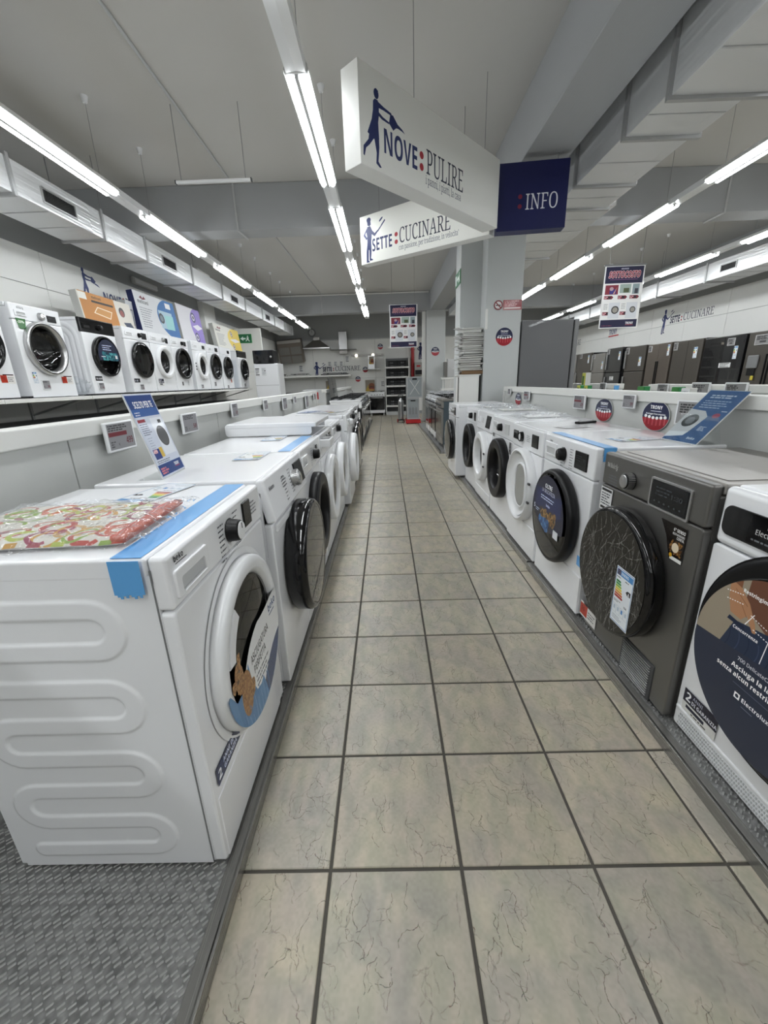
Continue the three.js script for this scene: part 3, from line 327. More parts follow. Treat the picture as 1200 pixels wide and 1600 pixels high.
// ------------------------------------------------------------------ ceiling lamps: rows of twin-tube fittings on a continuous trunking
const troughShape = (() => { const s = new THREE.Shape(); s.moveTo(-.076, .02); s.lineTo(-.062, .06); s.lineTo(.062, .06); s.lineTo(.076, .02); s.lineTo(.071, .02); s.lineTo(.058, .054); s.lineTo(-.058, .054); s.lineTo(-.071, .02); s.lineTo(-.076, .02); return s; })();
const fitGeo = (() => { const g = ext(troughShape, 1.46); g.translate(0, 0, -1.46); return g; })(), linkGeo = (() => { const s = poly([[-.058, .004], [-.062, .055], [.062, .055], [.058, .004], [0, .012]]); const g = ext(s, .5); g.translate(0, 0, -.5); return g; })();
const tubeGeo = (() => { const g = new THREE.CylinderGeometry(.019, .019, 1.4, 14); g.rotateX(PI / 2); return g; })();
const ORD = ['first', 'second', 'third', 'fourth', 'fifth', 'sixth', 'seventh', 'eighth'];
function lampRow(x, z0, n, where, skip = 0) {
  for (let k = 0; k < n; k++) {
    const z = z0 - 1.967 * k, o = thing('fluorescent_lamp', k < skip ? `${ORD[skip - 1 - k]} twin-tube lamp behind the viewer in the row ${where}` : `${ORD[k - skip]} lit twin-tube ceiling lamp from the front in the row ${where}`, 'ceiling lamp', [x, 2.94, z], 0, 'lamps of the row ' + where);
    part('lamp_trough', fitGeo, M.trough, o); for (const s of [-1, 1]) part('fluorescent_tube', tubeGeo, M.tube, o, [s * .042, .004, -.73]);
    part('centre_spine', bx(.022, .062, 1.44), M.lightGrey, o, [0, .02, -.73]); for (const e of [-.012, -1.448]) part('end_cap', rb(.14, .05, .022, .006, 1), M.whitePlastic, o, [0, .03, e]);
    part('trunking_link', linkGeo, M.whitePlastic, o, [0, 0, -1.462]);
    for (const e of [-.16, -1.3]) { part('suspension_wire', cyl(.0022, .0022, .6, 5), M.wire, o, [0, .36, e]); part('ceiling_cap', cyl(.032, .018, .05, 14), M.whitePlastic, o, [0, .637, e]); }
    const l = new THREE.RectAreaLight(LAMP_COLOR, LAMP_LEVEL, .1, 1.4); l.position.set(x, 2.92, z - .73); l.rotation.x = -PI / 2; l.castShadow = true; scene.add(l);
    const u = new THREE.RectAreaLight(LAMP_COLOR, UP_LEVEL, .1, 1.4); u.position.set(x, 3.004, z - .73); u.rotation.x = PI / 2; u.castShadow = true; scene.add(u); part('uplight_slot', rb(.1, .003, 1.4, .001, 1), M.uplight, o, [0, .0612, -.73]);
  }
}
lampRow(-2.34, 5.49, 10, 'along the left wall', 4); lampRow(-.305, 5.504, 9, 'above the aisle', 4); lampRow(3.39, 5.274, 10, 'right of the pillar', 4); lampRow(5.4, 5.194, 10, 'along the right wall', 4);
// ------------------------------------------------------------------ air ducts
function ribBottom(w, len, n) { const l = []; for (let i = 1; i < n; i++) l.push(tg(bx(w - .02, .008, .014), [0, -.0005, -len * i / n])); return l; }
function duct(o, secs, flangeR = .012) {
  for (const [x0, x1, y0, y1, za, zb] of secs) {
    const w = x1 - x0, h = y1 - y0, len = za - zb, cx = (x0 + x1) / 2, cy = (y0 + y1) / 2, g = new RoundedBoxGeometry(w, h, len, 1, .004), uv = g.attributes.uv; for (let i = 0; i < uv.count; i++) uv.setXY(i, uv.getX(i) * 1.2, uv.getY(i) * len);
    const rib = merge(ribBottom(w, len, Math.max(2, Math.round(len / .36)))); rib.translate(0, -h / 2, len / 2);
    part('duct_section', merge([g, rib]), M.galv, o, [cx, cy, (za + zb) / 2]); const d = .022;
    part('flange', ext((() => { const s = rrShape(w + d * 2, h + d * 2, .003); s.holes.push(rrShape(w - .004, h - .004, .003)); return s; })(), .032), M.galvFlange, o, [cx, cy, zb - .016]);
  }
}
function grille(o, x, y, z0, z1, h, face) {
  const g = kin('air_grille', o, [x, y, (z0 + z1) / 2]), L2 = Math.abs(z0 - z1); part('frame', ext((() => { const s = rrShape(L2, h, .004); s.holes.push(rrShape(L2 - .03, h - .03, .002)); return s; })(), .012), M.galvFlange, g, [0, 0, 0], [0, face * PI / 2, 0]);
  part('backing', bx(.002, h - .03, L2 - .03), M.inside, g, [face * .0015, 0, 0]); const n = Math.round(L2 / .022), l = []; for (let i = 1; i < n; i++) l.push(tg(bx(.007, h - .03, .004), [face * .006, 0, -L2 / 2 + .01 + i * (L2 - .02) / n])); part('fins', merge(l), M.darkGrille, g);
}
{ const o = thing('air_duct', 'galvanised rectangular air duct running along the left wall above the shelf of washing machines', 'air duct'); const fl = [1.6, .3, -1, -2.2, -3.41, -4.6, -5.46, -6.81, -8.1, -9.46, -10.8, -12.0, -13.2, -14.4];
  duct(o, fl.slice(0, -1).map((z, i) => [-3.42, -2.95, 2.82, 3.09, z, fl[i + 1]])); for (const [a, b] of [[-.9, -1.3], [-3.74, -4.18], [-5.88, -6.28], [-8.56, -8.98], [-11.1, -11.5]]) grille(o, -2.95, 2.935, a, b, .13, 1);
  part('hanger', merge([-1, -4.6, -8.1, -10.8, -13.2].flatMap((z) => [bar([-2.93, 3.1, z], [-2.93, 3.6, z], .004), bar([-3.43, 3.1, z], [-3.43, 3.6, z], .004)])), M.wire, o); }
{ const o = thing('air_duct', 'galvanised rectangular air duct along the right wall above the fridges', 'air duct'); const fl = [1, -1, -3, -4.6, -6.2, -7.6, -9, -10.6, -12, -13.4, -15]; duct(o, fl.slice(0, -1).map((z, i) => [6.0, 6.5, 2.74, 3.02, z, fl[i + 1]])); for (const [a, b] of [[-3.4, -3.8], [-6.93, -7.28], [-10, -10.4], [-13, -13.4]]) grille(o, 6.0, 2.87, a, b, .12, -1);
  part('hanger', merge([-3, -6.2, -9, -12].map((z) => bar([6.02, 3.03, z], [6.02, 3.6, z], .004))), M.wire, o); }
{ const o = thing('air_duct', 'wide stepped galvanised air duct beside the long beam right of the hanging signs', 'air duct'); duct(o, [[2.0, 2.64, 2.83, 3.34, 1.6, -.9], [2.0, 2.64, 2.83, 3.34, -.9, -2.5], [2.02, 2.56, 2.88, 3.32, -2.5, -3.06], [2.02, 2.56, 2.9, 3.3, -3.06, -3.9], [2.02, 2.6, 2.9, 3.3, -3.9, -4.46], [2.02, 2.7, 2.92, 3.1, -4.46, -6.4], [2.02, 2.6, 2.94, 3.1, -6.4, -8.2], [2.02, 2.6, 2.94, 3.1, -8.2, -10], [2.02, 2.6, 2.94, 3.1, -10, -12]]);
  part('hanger', merge([[2.01, -2.5], [2.62, -2.5], [2.62, -3.9], [2.62, -6.4], [2.62, -10]].map(([x, z]) => bar([x, 3.1, z], [x, 3.6, z], .004))), M.wire, o); }
// ------------------------------------------------------------------ cable conduit, empty sign hanger
{ const o = thing('cable_conduit', 'thin painted conduit crossing the ceiling and stepping down the beam on the left', 'conduit'); const c = (a, b) => bar(a, b, .012, 8);
  part('conduit_run', merge([c([-1.5, 3.59, 2], [-1.66, 3.59, -5.34]), c([-1.66, 3.59, -5.34], [-1.66, 3.095, -5.34]), c([-1.66, 3.095, -5.34], [-1.64, 3.095, -5.69]), c([-1.64, 3.59, -5.69], [-1.58, 3.59, -12.07]), c([-1.58, 3.59, -12.07], [-1.58, 3.09, -12.07])]), M.lightGrey, o); }
{ const o = thing('cable_conduit', 'thin painted conduit stepping down the beam on the right near the wide duct', 'conduit'); const c = (a, b) => bar(a, b, .012, 8); part('conduit_run', merge([c([4.5, 3.59, -1], [4.5, 3.59, -5.34]), c([4.5, 3.59, -5.34], [4.5, 3.095, -5.34]), c([4.5, 3.095, -5.34], [4.5, 3.095, -5.69])]), M.lightGrey, o); }
{ const o = thing('sign_hanger', 'empty white hanging rail on two thin wires below the ceiling at left', 'hanging rail', [-1.37, 3.015, -3.82]); part('rail', rb(.7, .024, .03, .005), M.whitePlastic, o); for (const s of [-1, 1]) { part('wire', cyl(.003, .003, .57, 6), M.wire, o, [s * .3, .295, 0]); part('end_plug', rb(.012, .03, .034, .003, 1), M.darkGrey, o, [s * .352, 0, 0]); } }
// ------------------------------------------------------------------ front-loading machines: front faces local +z, base at y = 0
function shellGeo(w, h, d) { return gc(`sh${w},${h},${d}`, () => { const s = rrShape(w, h, .012); s.holes.push(rrShape(w - .016, h - .016, .008)); const g = ext(s, d); g.translate(0, 0, -d); return merge([g, tg(new THREE.BoxGeometry(w - .01, h - .01, .006), [0, 0, -d + .003])]); }); }
function frontGeo(w, h, cx, cy, r, br = .012) { return gc(`fr${w},${h},${cx},${cy},${r},${br}`, () => { const s = rrShape(w, h, br, 0, h / 2); s.holes.push(circ(cx, cy, r)); return ext(s, .03, .005, 40); }); }
const drumGeo = gc('drum', () => lathe([[.2, -.075], [.228, -.09], [.232, -.1], [.232, -.4], [.2, -.42], [.06, -.43], [.05, -.41], [0, -.41]], 40));
const paddleGeo = gc('paddle', () => { const l = []; for (let i = 0; i < 3; i++) l.push(tg(rb(.06, .05, .28, .02, 2), [0, -.205, -.25]).rotateZ(i * 2.094 + .4)); for (let i = 0; i < 22; i++) l.push(tg(rb(.012, .006, .26, .003, 1), [0, -.23, -.25]).rotateZ(i * .2856)); return merge(l); });
function knob(g, x, y, r, style, at) {
  const face = style === 'white' ? M.whitePlastic : style === 'chrome' ? M.chrome : style === 'silver' ? M.silver : M.blackSatin, skirt = style === 'chrome' ? M.silver : style === 'white' ? M.whitePlastic : M.blackSatin;
  const k = part('knob', lathe([[0, .03], [r * .8, .03], [r * .9, .026], [r, .0], [r * 1.06, 0]], 40), skirt, g, ...at(x, y, .002));
  part('knob_cap', lathe([[0, .033], [r * .72, .033], [r * .8, .0295]], 40), style === 'capped' ? M.whitePlastic : face, k); part('pointer', rb(.003, r * .5, .002, .001, 1), style === 'capped' || style === 'white' ? M.darkGrey : M.lightGrey, k, [0, r * .42, .0335]);
  if (style === 'silver' || style === 'chrome') { const l = []; for (let i = 0; i < 30; i++) l.push(tg(bx(.0025, .004, .024), [0, r * .97, .014]).rotateZ(i * PI / 15)); part('knurling', merge(l), M.silver, k); }
}
// door d: x, y, R outer radius, ri glass radius, out projection, ring, style (bowl, dome, flat, mirror, lens)
function makeDoor(g, d) {
  const { R, ri, out = .035, style = 'bowl' } = d, ring = d.ring || M.whitePlastic, trim = d.trim || null;
  const D = part('door', style === 'slab' || style === 'mirror' || style === 'plateau'
    ? lathe([[R - .03, -.004], [R - .012, 0], [R, .012], [R, out - .02], [R - .006, out - .006], [R - .016, out], [R - .024, out - .001], ...(style === 'plateau' ? [[.2, out - .004]] : [])], 72)
    : lathe([[ri - .004, -.012], [ri, out * .3], [ri + .005, out * .62], [ri + .013, out * .9], [ri + .02, out - .001], [ri + .03, out], [R - .022, out], [R - .012, out - .0015], [R - .005, out - .006], [R - .001, out * .62], [R, out * .4], [R, -.003], [R - .01, -.005]], 72), ring, g, [d.x, d.y, .002]);
  if (trim) part('door_trim', lathe([[ri + .001, out * .6], [ri + .004, out * .9], [ri + .014, out + .003], [ri + .022, out + .001]], 64), trim, D);
  const glass = d.glass || M.glass;
  if (style === 'bowl') part('door_glass', lathe([[ri, .004], [ri * .97, -.012], [ri * .86, -.05], [ri * .7, -.085], [ri * .4, -.095], [0, -.098]], 48), glass, D);
  else if (style === 'dome') part('door_glass', lathe([[ri, out * .5], [ri * .9, out * .62], [ri * .6, out * .75], [ri * .3, out * .82], [0, out * .84]], 48), glass, D);
  else if (style === 'lens') { part('inner_dish', lathe([[ri + .004, out * .8], [ri - .008, out * .55], [ri * .85, out * .38], [0, out * .34]], 56), M.whitePlastic, D); const q = rrShape(.215, .3, .1); q.holes.push(rrShape(.195, .28, .09)); part('window_rim', ext(q, .016, .004), M.whitePlastic, D, [.02, 0, out * .34]); part('door_window', ext(rrShape(.198, .283, .091), .012, .003), M.window, D, [.02, 0, out * .34]); }
  else if (style === 'slab') part('door_glass', lathe([[R - .023, out - .002], [R * .8, out + .002], [R * .4, out + .006], [0, out + .007]], 64), glass, D);
  else if (style === 'mirror') part('door_glass', lathe([[R - .023, out - .002], [R * .6, out + .0005], [0, out + .001]], 64), glass, D);
  if (style === 'plateau') { part('door_disc', lathe([[.243, 0], [.243, .03], [.238, .036], [.1, .04], [0, .041]], 72), M.black, D, [0, 0, out - .004]); }
  if (style !== 'mirror' && style !== 'lens' && style !== 'plateau' && !d.closed) { part('door_seal', lathe([[ri * 1.04, -.008], [ri * .98, -.03], [ri * 1.02, -.05], [ri * .96, -.07], [.2, -.085]], 44), d.seal || M.rubber, g, [d.x, d.y, 0]); const dr = part('drum', drumGeo, M.drum, g, [d.x, d.y, 0]); part('drum_paddle', paddleGeo, M.drum, dr); }
  if (d.hinge) for (const y of [-.06, .06]) part('hinge_tab', rb(.03, .014, .012, .003, 1), M.darkGrey, D, [d.hinge * (R - .004), y, out - .004]);
  if (d.handle) { const a = d.handle, s = new THREE.Shape(); s.absarc(0, 0, ri + .012, a - .38, a + .38, false); s.absarc(0, 0, ri - .026, a + .36, a - .36, true); part('door_handle', ext(s, .012, .003, 16), d.handleMat || M.whitePlastic, D, [0, 0, out * .62]); }
  if (d.print) print('door_print', d.print[0], d.print[2], d.print[2], d.print[1], D, [0, 0, (style === 'plateau' ? .0405 : style === 'mirror' ? .0015 : style === 'dome' ? out * .3 : .008) + out], null, { ppm: d.print[3] || 700, gloss: 1 });
  if (d.film) d.film(D, out);
  return D;
}
function washer(s) {
  const o = thing(s.name || 'washing_machine', s.label, s.cat || 'washing machine', s.pos, s.ry, s.group), w = s.w || .595, h = s.h || .845, d = s.d || .57, pH = s.pH || .15, body = s.body || M.white, dr = s.door, th = s.th || .034, R = .012, tilt = s.tilt || 0, py = h - pH / 2, pv = -.018 + (s.pz || 0);
  const at = (x, y, z) => { const dy = y - py, dz = z - pv + (s.pz || 0), c = Math.cos(tilt), n = Math.sin(tilt); return [[x, py + dy * c + dz * n, pv - dy * n + dz * c], tilt ? [-tilt, 0, 0] : null]; };
  const hf = h - pH - .018, rh = dr.hole || Math.min(dr.R - .012, dr.ri + .02);
  part('cabinet', shellGeo(w, h - th - .014, d - .03), body, o, [0, (h - th - .014) / 2 + .014, -.03]);
  part('worktop', rb(w + .002, th, (s.topD || d) - .04, .008, 3), s.top || body, o, [0, h - th / 2, -(s.topD || d) / 2 - .018]);
  part('front_panel', frontGeo(w, hf, dr.x, dr.y - .016, rh), body, o, [0, .016, -.032]);
  part('control_panel', rb(w, pH - .002, .036, s.pr || .009, 3), s.panel || body, o, [0, py, pv], tilt ? [-tilt, 0, 0] : null);
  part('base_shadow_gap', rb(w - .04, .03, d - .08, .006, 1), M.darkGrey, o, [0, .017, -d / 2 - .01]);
  for (const fx of [-1, 1]) for (const fz of [-.07, -d + .06]) part('foot', cyl(.022, .025, .014, 14), M.darkGrey, o, [fx * (w / 2 - .06), .007, fz]);
  makeDoor(o, dr);
  const F = o, z0 = s.pz || 0;
  if (s.drawer) { const [x, y, dw, dh, dark] = s.drawer, sh = rrShape(dw, dh, .008); sh.holes.push(rrShape(dw * .72, dh * .5, .006, dw * .02, -dh * .12)); const D = part('detergent_drawer', ext(sh, .008, .0025), dark || s.panel || body, F, ...at(x, y, -.002)); part('drawer_recess', rb(dw * .74, dh * .52, .002, .0008, 1), dark ? M.blackMatt : M.lightGrey, D, [dw * .02, -dh * .12, .002]); part('drawer_lip', rb(dw * .7, .005, .008, .002, 1), dark || s.panel || body, D, [dw * .02, -dh * .36, .007]); }
  if (s.knob) knob(o, s.knob[0], s.knob[1], s.knob[2], s.knob[3], at);
  if (s.display) { const [x, y, dw, dh] = s.display; const D = part('display', rb(dw, dh, .008, .003, 2), s.displayMat || M.black, o, ...at(x, y, .001)); if (!s.displayMat) print('display_print', 'disp', .12, .08, drawDisplay, D, [0, 0, .0046], null, { ppm: 900, gloss: 1 }).scale.set(dw * .94 / .12, dh * .92 / .08, 1); }
  if (s.program) print('program_print', 'prog', .15, .12, drawProgram, o, ...at(s.program[0], s.program[1], .0008), { ppm: 1100 });
  if (s.icons) print('icon_print', 'icon', .1, .05, drawIcons, o, ...at(s.icons[0], s.icons[1], .0008), { ppm: 900 });
  if (s.logo) print('logo_print', 'logo' + s.logo[0] + (s.logo[4] || ''), s.logo[3] || .07, (s.logo[3] || .07) * .36, drawLogo(s.logo[0], s.logo[4] || '#3a3c42', s.logo[5]), o, ...at(s.logo[1], s.logo[2], .0008), { ppm: 1200 });
  if (s.flap) { const [x, y, fw, fh] = s.flap; part('filter_flap', rb(fw, fh, .006, .003, 2), body, o, [x, y, -.0025]); }
  if (s.kick) part('kick_panel', rb(w - .004, s.kick, .012, .005, 2), body, o, [0, .016 + s.kick / 2, -.0035]);
  for (const k of s.stickers || []) print(k[6] || 'sticker', k[0], k[3], k[4], k[5], o, [k[1], k[2], .0012 + (k[7] || 0)], k[8] ? [0, 0, k[8]] : null, { ppm: k[9] || 900, gloss: 1 });
  if (s.extra) s.extra(o, w, h, d, z0);
  return o;
}
// pressed cabinet side: height field along a snaking or arched bead
function pressedSide(o, w, h, d, beads, n = [150, 150], depth = .0034, wide = .021) {
  const a0 = .035, a1 = d - .012, y0 = .016, y1 = h - .036, P = [], I = []; const [nx, ny] = n;
  const dist = (a, y) => { let m = 9; for (const B of beads) for (let i = 0; i + 1 < B.length; i++) { const [ax, ay] = B[i], bx2 = B[i + 1][0] - ax, by = B[i + 1][1] - ay, t = Math.max(0, Math.min(1, ((a - ax) * bx2 + (y - ay) * by) / (bx2 * bx2 + by * by || 1e-9))), dx = a - ax - t * bx2, dy = y - ay - t * by; m = Math.min(m, dx * dx + dy * dy); } return Math.sqrt(m); };
  for (let j = 0; j <= ny; j++) for (let i = 0; i <= nx; i++) { const a = a0 + (a1 - a0) * i / nx, y = y0 + (y1 - y0) * j / ny, k = Math.max(0, Math.min(1, (wide + .004 - dist(a, y)) / .008)); P.push(-w / 2 - .0006 - depth * k * k * (3 - 2 * k), y, -a); }
  for (let j = 0; j < ny; j++) for (let i = 0; i < nx; i++) { const p = j * (nx + 1) + i, q = p + nx + 1; I.push(p, p + 1, q, p + 1, q + 1, q); }
  const g = new THREE.BufferGeometry(); g.setAttribute('position', new THREE.Float32BufferAttribute(P, 3)); g.setAttribute('uv', new THREE.Float32BufferAttribute(new Float32Array(P.length / 3 * 2), 2)); g.setIndex(I.flatMap((v, i, A) => i % 3 ? [] : [A[i], A[i + 2], A[i + 1]])); g.computeVertexNormals();
  part('pressed_side', g, M.white, o);
}
const arc = (cx, cy, r, a, b, n = 12) => Array.from({ length: n + 1 }, (_, i) => [cx + r * Math.cos(a + (b - a) * i / n), cy + r * Math.sin(a + (b - a) * i / n)]);
const snake = (() => { const P = [[.555, .737], [.175, .737]], ys = [.737, .640, .548, .451, .357, .262, .165, .073]; for (let i = 0; i < 7; i++) { const r = (ys[i] - ys[i + 1]) / 2, c = (ys[i] + ys[i + 1]) / 2; if (i % 2 === 0) P.push(...arc(.128 + r, c, r, PI / 2, PI * 1.5)); else P.push(...arc(.457 - r, c, r, PI / 2, -PI / 2)); if (i % 2 && 0) P.push([.4, ys[i + 1]]); } P.push([.445, .073]); return P; })();
const arches = [0, 1, 2].map((i) => { const r = .17 - i * .06, cx = .24, top = .6; return [[cx - r, .06], ...arc(cx, top, r, PI, 0), [cx + r, .06]]; });
// ------------------------------------------------------------------ left island: plinth, partition, machines (fronts face the aisle, +x)
const EAST = PI / 2, WEST = -PI / 2, BASE = .04;
function plinth(label, xa, xb, za, zb, cut) {
  const o = thing('display_plinth', label, 'plinth'); const w = Math.abs(xb - xa), len = za - zb, g = new THREE.BoxGeometry(w, BASE - .002, len), uv = g.attributes.uv, ps = g.attributes.position; for (let i = 0; i < uv.count; i++) uv.setXY(i, ps.getX(i), ps.getZ(i));
  part('tread_plate', g, M.tread, o, [(xa + xb) / 2, BASE / 2 - .001, (za + zb) / 2]); const s = Math.sign(xb - xa); part('edge_strip', rb(.012, BASE + .002, len, .002, 2), M.edge, o, [xa + s * .002, BASE / 2 + .001, (za + zb) / 2]); const near = za > 0 ? 1 : 0; if (near) { const dg = rb(.0145, .0036, .005, .0016, 1), A = [], st = .0225, z1 = Math.max(zb, -3.2); for (let zz = za - .02; zz > z1 + .02; zz -= st) for (let k = 0; k * st < w - .05; k++) A.push([xa + s * (.045 + k * st), zz]); const im = new THREE.InstancedMesh(dg, M.dash, A.length * 2); im.name = 'raised_dashes'; im.userData.kind = 'stuff'; const m4 = new THREE.Matrix4(), qt = new THREE.Quaternion().setFromAxisAngle(new V3(0, 1, 0), .72), one = new V3(1, 1, 1); A.forEach(([x, z], i) => { im.setMatrixAt(i * 2, m4.compose(new V3(x, BASE - .0014, z), qt, one)); im.setMatrixAt(i * 2 + 1, m4.compose(new V3(x + st * .34, BASE - .0014, z + st * .34), qt, one)); }); im.castShadow = im.receiveShadow = true; o.add(im); }
  part('edge_lip', rb(.03, .003, len, .001, 1), M.edge, o, [xa + s * .016, BASE + .0005, (za + zb) / 2]); part('end_strip', rb(w, BASE + .002, .012, .002, 2), M.edge, o, [(xa + xb) / 2, BASE / 2 + .001, zb + .004]); return o;
}
plinth('low chequer-plate plinth with a steel edge under the front machines left of the aisle', -.227, -.95, 1.6, -5.7);
function partition(label, x, dir, za, zb, seams) {                    // dir = side that shows its face
  const o = thing('display_partition', label, 'partition'), zs = [za, ...seams, zb]; part('core', bx(.05, 1.04, za - zb), M.lightGrey, o, [x - dir * .03, .52, (za + zb) / 2]);
  for (let i = 0; i + 1 < zs.length; i++) part('panel', rb(.012, 1.03, zs[i] - zs[i + 1] - .006, .003, 1), M.partition, o, [x - dir * .002, .52, (zs[i] + zs[i + 1]) / 2]);
  part('top_rail', rb(.09, .06, za - zb, .006, 2), M.rail, o, [x - dir * .026, 1.058, (za + zb) / 2]); part('end_post', rb(.085, 1.085, .03, .004, 1), M.rail, o, [x - dir * .026, .5425, zb - .014]); return o;
}
partition('long grey panel partition with a white top rail behind the machines left of the aisle', -.952, 1, 1.6, -6.1, [.6, -.72, -2.05, -3.4, -4.75]);
partition('short white-railed partition behind the cookers on the far left of the aisle', -.952, 1, -7.2, -13.2, [-8.7, -10.2, -11.7]);
const left = (x0, zn, o) => washer({ group: 'machines in the row left of the aisle', ...o, pos: [x0, BASE, zn - (o.w || .595) / 2], ry: EAST });
// nearest: tumble dryer
left(-.253, .012, { name: 'tumble_dryer', cat: 'dryer', label: 'nearest white dryer on the left, taped blue on top, with a packed towel on it', d: .518, topD: .592, w: .592,
  pH: .117, th: .046, door: { x: .02, y: .452, R: .243, ri: .186, out: .03, style: 'dome', glass: M.glassDark, handle: PI * .82, hole: .2 }, drawer: [-.205, .777, .15, .062], knob: [.02, .785, .031, 'capped'], program: [.02, .77], display: [.155, .79, .062, .075], icons: [.225, .79], logo: ['beko', -.24, .826, .06, '#26282e', { line: 1 }], flap: [-.02, .11, .52, .19],
  stickers: [['garS', -.195, .258, .15, .05, drawGaranziaSmall], ['vent', .245, .19, .09, .26, drawPanelDots, 'vent_dots']],
  extra: (o, w, h, d) => {
    pressedSide(o, w, h, d, [snake], [170, 230]); part('side_seam', rb(.004, h - .05, .003, .001, 1), M.midGrey, o, [-w / 2 - .0005, h / 2, -.033]);
    print('door_sticker', 'bear', .46, .34, drawBearSticker, o, [.005, .332, .0335], null, { ppm: 1100, gloss: 1 });
    part('door_recess_ring', lathe([[.246, .0005], [.255, .0015], [.266, .0005]], 64), M.whitePlastic, o, [.02, .452, 0]);
    const t = kin('blue_tape', o); part('tape_top', rb(w - .004, .0012, .06, .0004, 1), M.tapeBlue, t, [0, h + .0008, -.075]); part('tape_drop', rb(.0012, .066, .06, .0004, 1), M.tapeBlue, t, [-w / 2 - .009, h - .034, -.075]);
    part('tape_edge', merge(Array.from({ length: 11 }, (_, i) => tg(bx(.0011, .006 + ((i * 7) % 5) * .0022, .0054), [0, -.003 - ((i * 7) % 5) * .001, -.027 + i * .0054]))), M.tapeBlue, t, [-w / 2 - .009, h - .066, -.075]);
  } });
left(-.235, -.63, { label: 'second white machine on the left, with a large dark mirrored door and chrome dial', d: .6, door: { x: .02, y: .44, R: .243, ri: .2, out: .085, style: 'mirror', ring: M.black, glass: M.mirror, hole: .2, film: (D, out) => { const r = rng(8), l = []; for (let i = 0; i < 90; i++) { const a = -1.9 + (r() - .5) * 1.6, k = .06 + r() * .13; l.push(tg(rb(.003 + r() * .014, .0016, .0008, .0003, 1), [0, 0, 0], [0, 0, r() * 3]).translate(Math.cos(a) * k - .03, Math.sin(a) * k, .002)); } part('peeling_film', merge(l), M.film, D, [0, 0, out]); } },
  pH: .16, tilt: .2, knob: [.07, .765, .034, 'chrome'], display: [.19, .768, .15, .1], icons: [-.06, .785], program: [-.02, .76], logo: ['Hisense', -.235, .8, .07], flap: [.2, .06, .12, .08], stickers: [], extra: (o) => part('drawer_handle', rb(.3, .03, .014, .006, 2), M.whitePlastic, o, [-.12, .66, .003]) });
left(-.25, -1.245, { label: 'third white machine on the left, with blue tape and a broad grey-black door ring', d: .57, door: { x: .02, y: .44, R: .232, ri: .15, out: .05, ring: M.blackSatin, style: 'bowl' }, drawer: [-.2, .775, .14, .06], knob: [.075, .77, .03, 'black'], display: [.16, .77, .05, .08], program: [.06, .765],
  stickers: [['garW', .16, .19, .1, .17, drawGaranzia, 'sticker'], ['redS', .22, .12, .08, .07, drawRedSticker]], extra: (o, w, h) => part('blue_tape', rb(w - .004, .0012, .06, .0004, 1), M.tapeBlue, o, [0, h + .0008, -.075]) });
left(-.25, -1.86, { label: 'fourth white machine on the left, carrying a loose white lid, its drawer ajar', d: .57, door: { x: 0, y: .44, R: .235, ri: .155, out: .05, style: 'dome', glass: M.glassDark, handle: PI * .96, hole: .17 }, knob: [.0, .785, .03, 'black'], program: [.0, .77], display: [.15, .79, .09, .05], drawer: [-.2, .785, .15, .06],
  extra: (o, w) => { part('open_drawer', rb(.16, .05, .07, .006, 2), M.whitePlastic, o, [-.2, .79, .03]); part('drawer_well', rb(.13, .006, .05, .002, 1), M.midGrey, o, [-.2, .8165, .03]); } });
{ const t = thing('machine_lid', 'loose white moulded worktop lid lying on the fourth machine on the left', 'lid', [-.545, BASE + .846, -2.155]); part('lid_board', rb(.56, .03, .6, .008, 2), M.white, t, [0, .066, 0]); part('lid_skirt', ext((() => { const s = rrShape(.54, .075, .02, 0, .0375); return s; })(), .012, .003), M.white, t, [-.02, .004, .286]); part('lid_skirt', rb(.5, .06, .012, .004, 2), M.white, t, [0, .034, -.286]); }
left(-.25, -2.48, { label: 'white washing machine fifth on the left, with a white ring door around black glass', d: .56, door: { x: 0, y: .44, R: .235, ri: .17, out: .06, style: 'dome', glass: M.glassDark, hole: .18 }, knob: [.02, .79, .03, 'black'], program: [.0, .775], drawer: [-.2, .785, .15, .06], display: [.17, .79, .08, .05] });
left(-.195, -3.13, { label: 'sixth white machine on the left, standing forward, with brochures on its top', d: .62, h: .87, door: { x: 0, y: .43, R: .245, ri: .165, out: .06, style: 'dome', glass: M.glassDark, handle: PI * .93, hole: .18 }, knob: [.0, .79, .028, 'white'], display: [.19, .8, .14, .085], drawer: [-.2, .79, .15, .06], icons: [-.06, .79] });
left(-.22, -3.755, { label: 'white washing machine seventh on the left, with a glossy black round door', d: .6, h: .865, door: { x: 0, y: .43, R: .25, ri: .2, out: .07, style: 'slab', ring: M.black, glass: M.glassDark, hole: .2 }, knob: [.0, .79, .03, 'black'], display: [.18, .79, .14, .09], panel: M.whitePlastic, drawer: [-.2, .79, .15, .06] });
left(-.235, -4.375, { label: 'eighth white machine on the left, last but one on its plinth', d: .6, h: .86, door: { x: 0, y: .43, R: .245, ri: .165, out: .06, ring: M.black, style: 'bowl', hole: .18 }, knob: [.0, .785, .03, 'chrome'], display: [.18, .785, .12, .08], drawer: [-.2, .785, .15, .06] });
left(-.235, -4.995, { label: 'white washing machine ninth on the left, at the far end of the plinth', d: .6, h: .85, door: { x: 0, y: .43, R: .24, ri: .165, out: .05, ring: M.black, style: 'bowl', hole: .18 }, knob: [.0, .78, .03, 'black'], display: [.18, .78, .1, .07], drawer: [-.2, .78, .15, .06] });
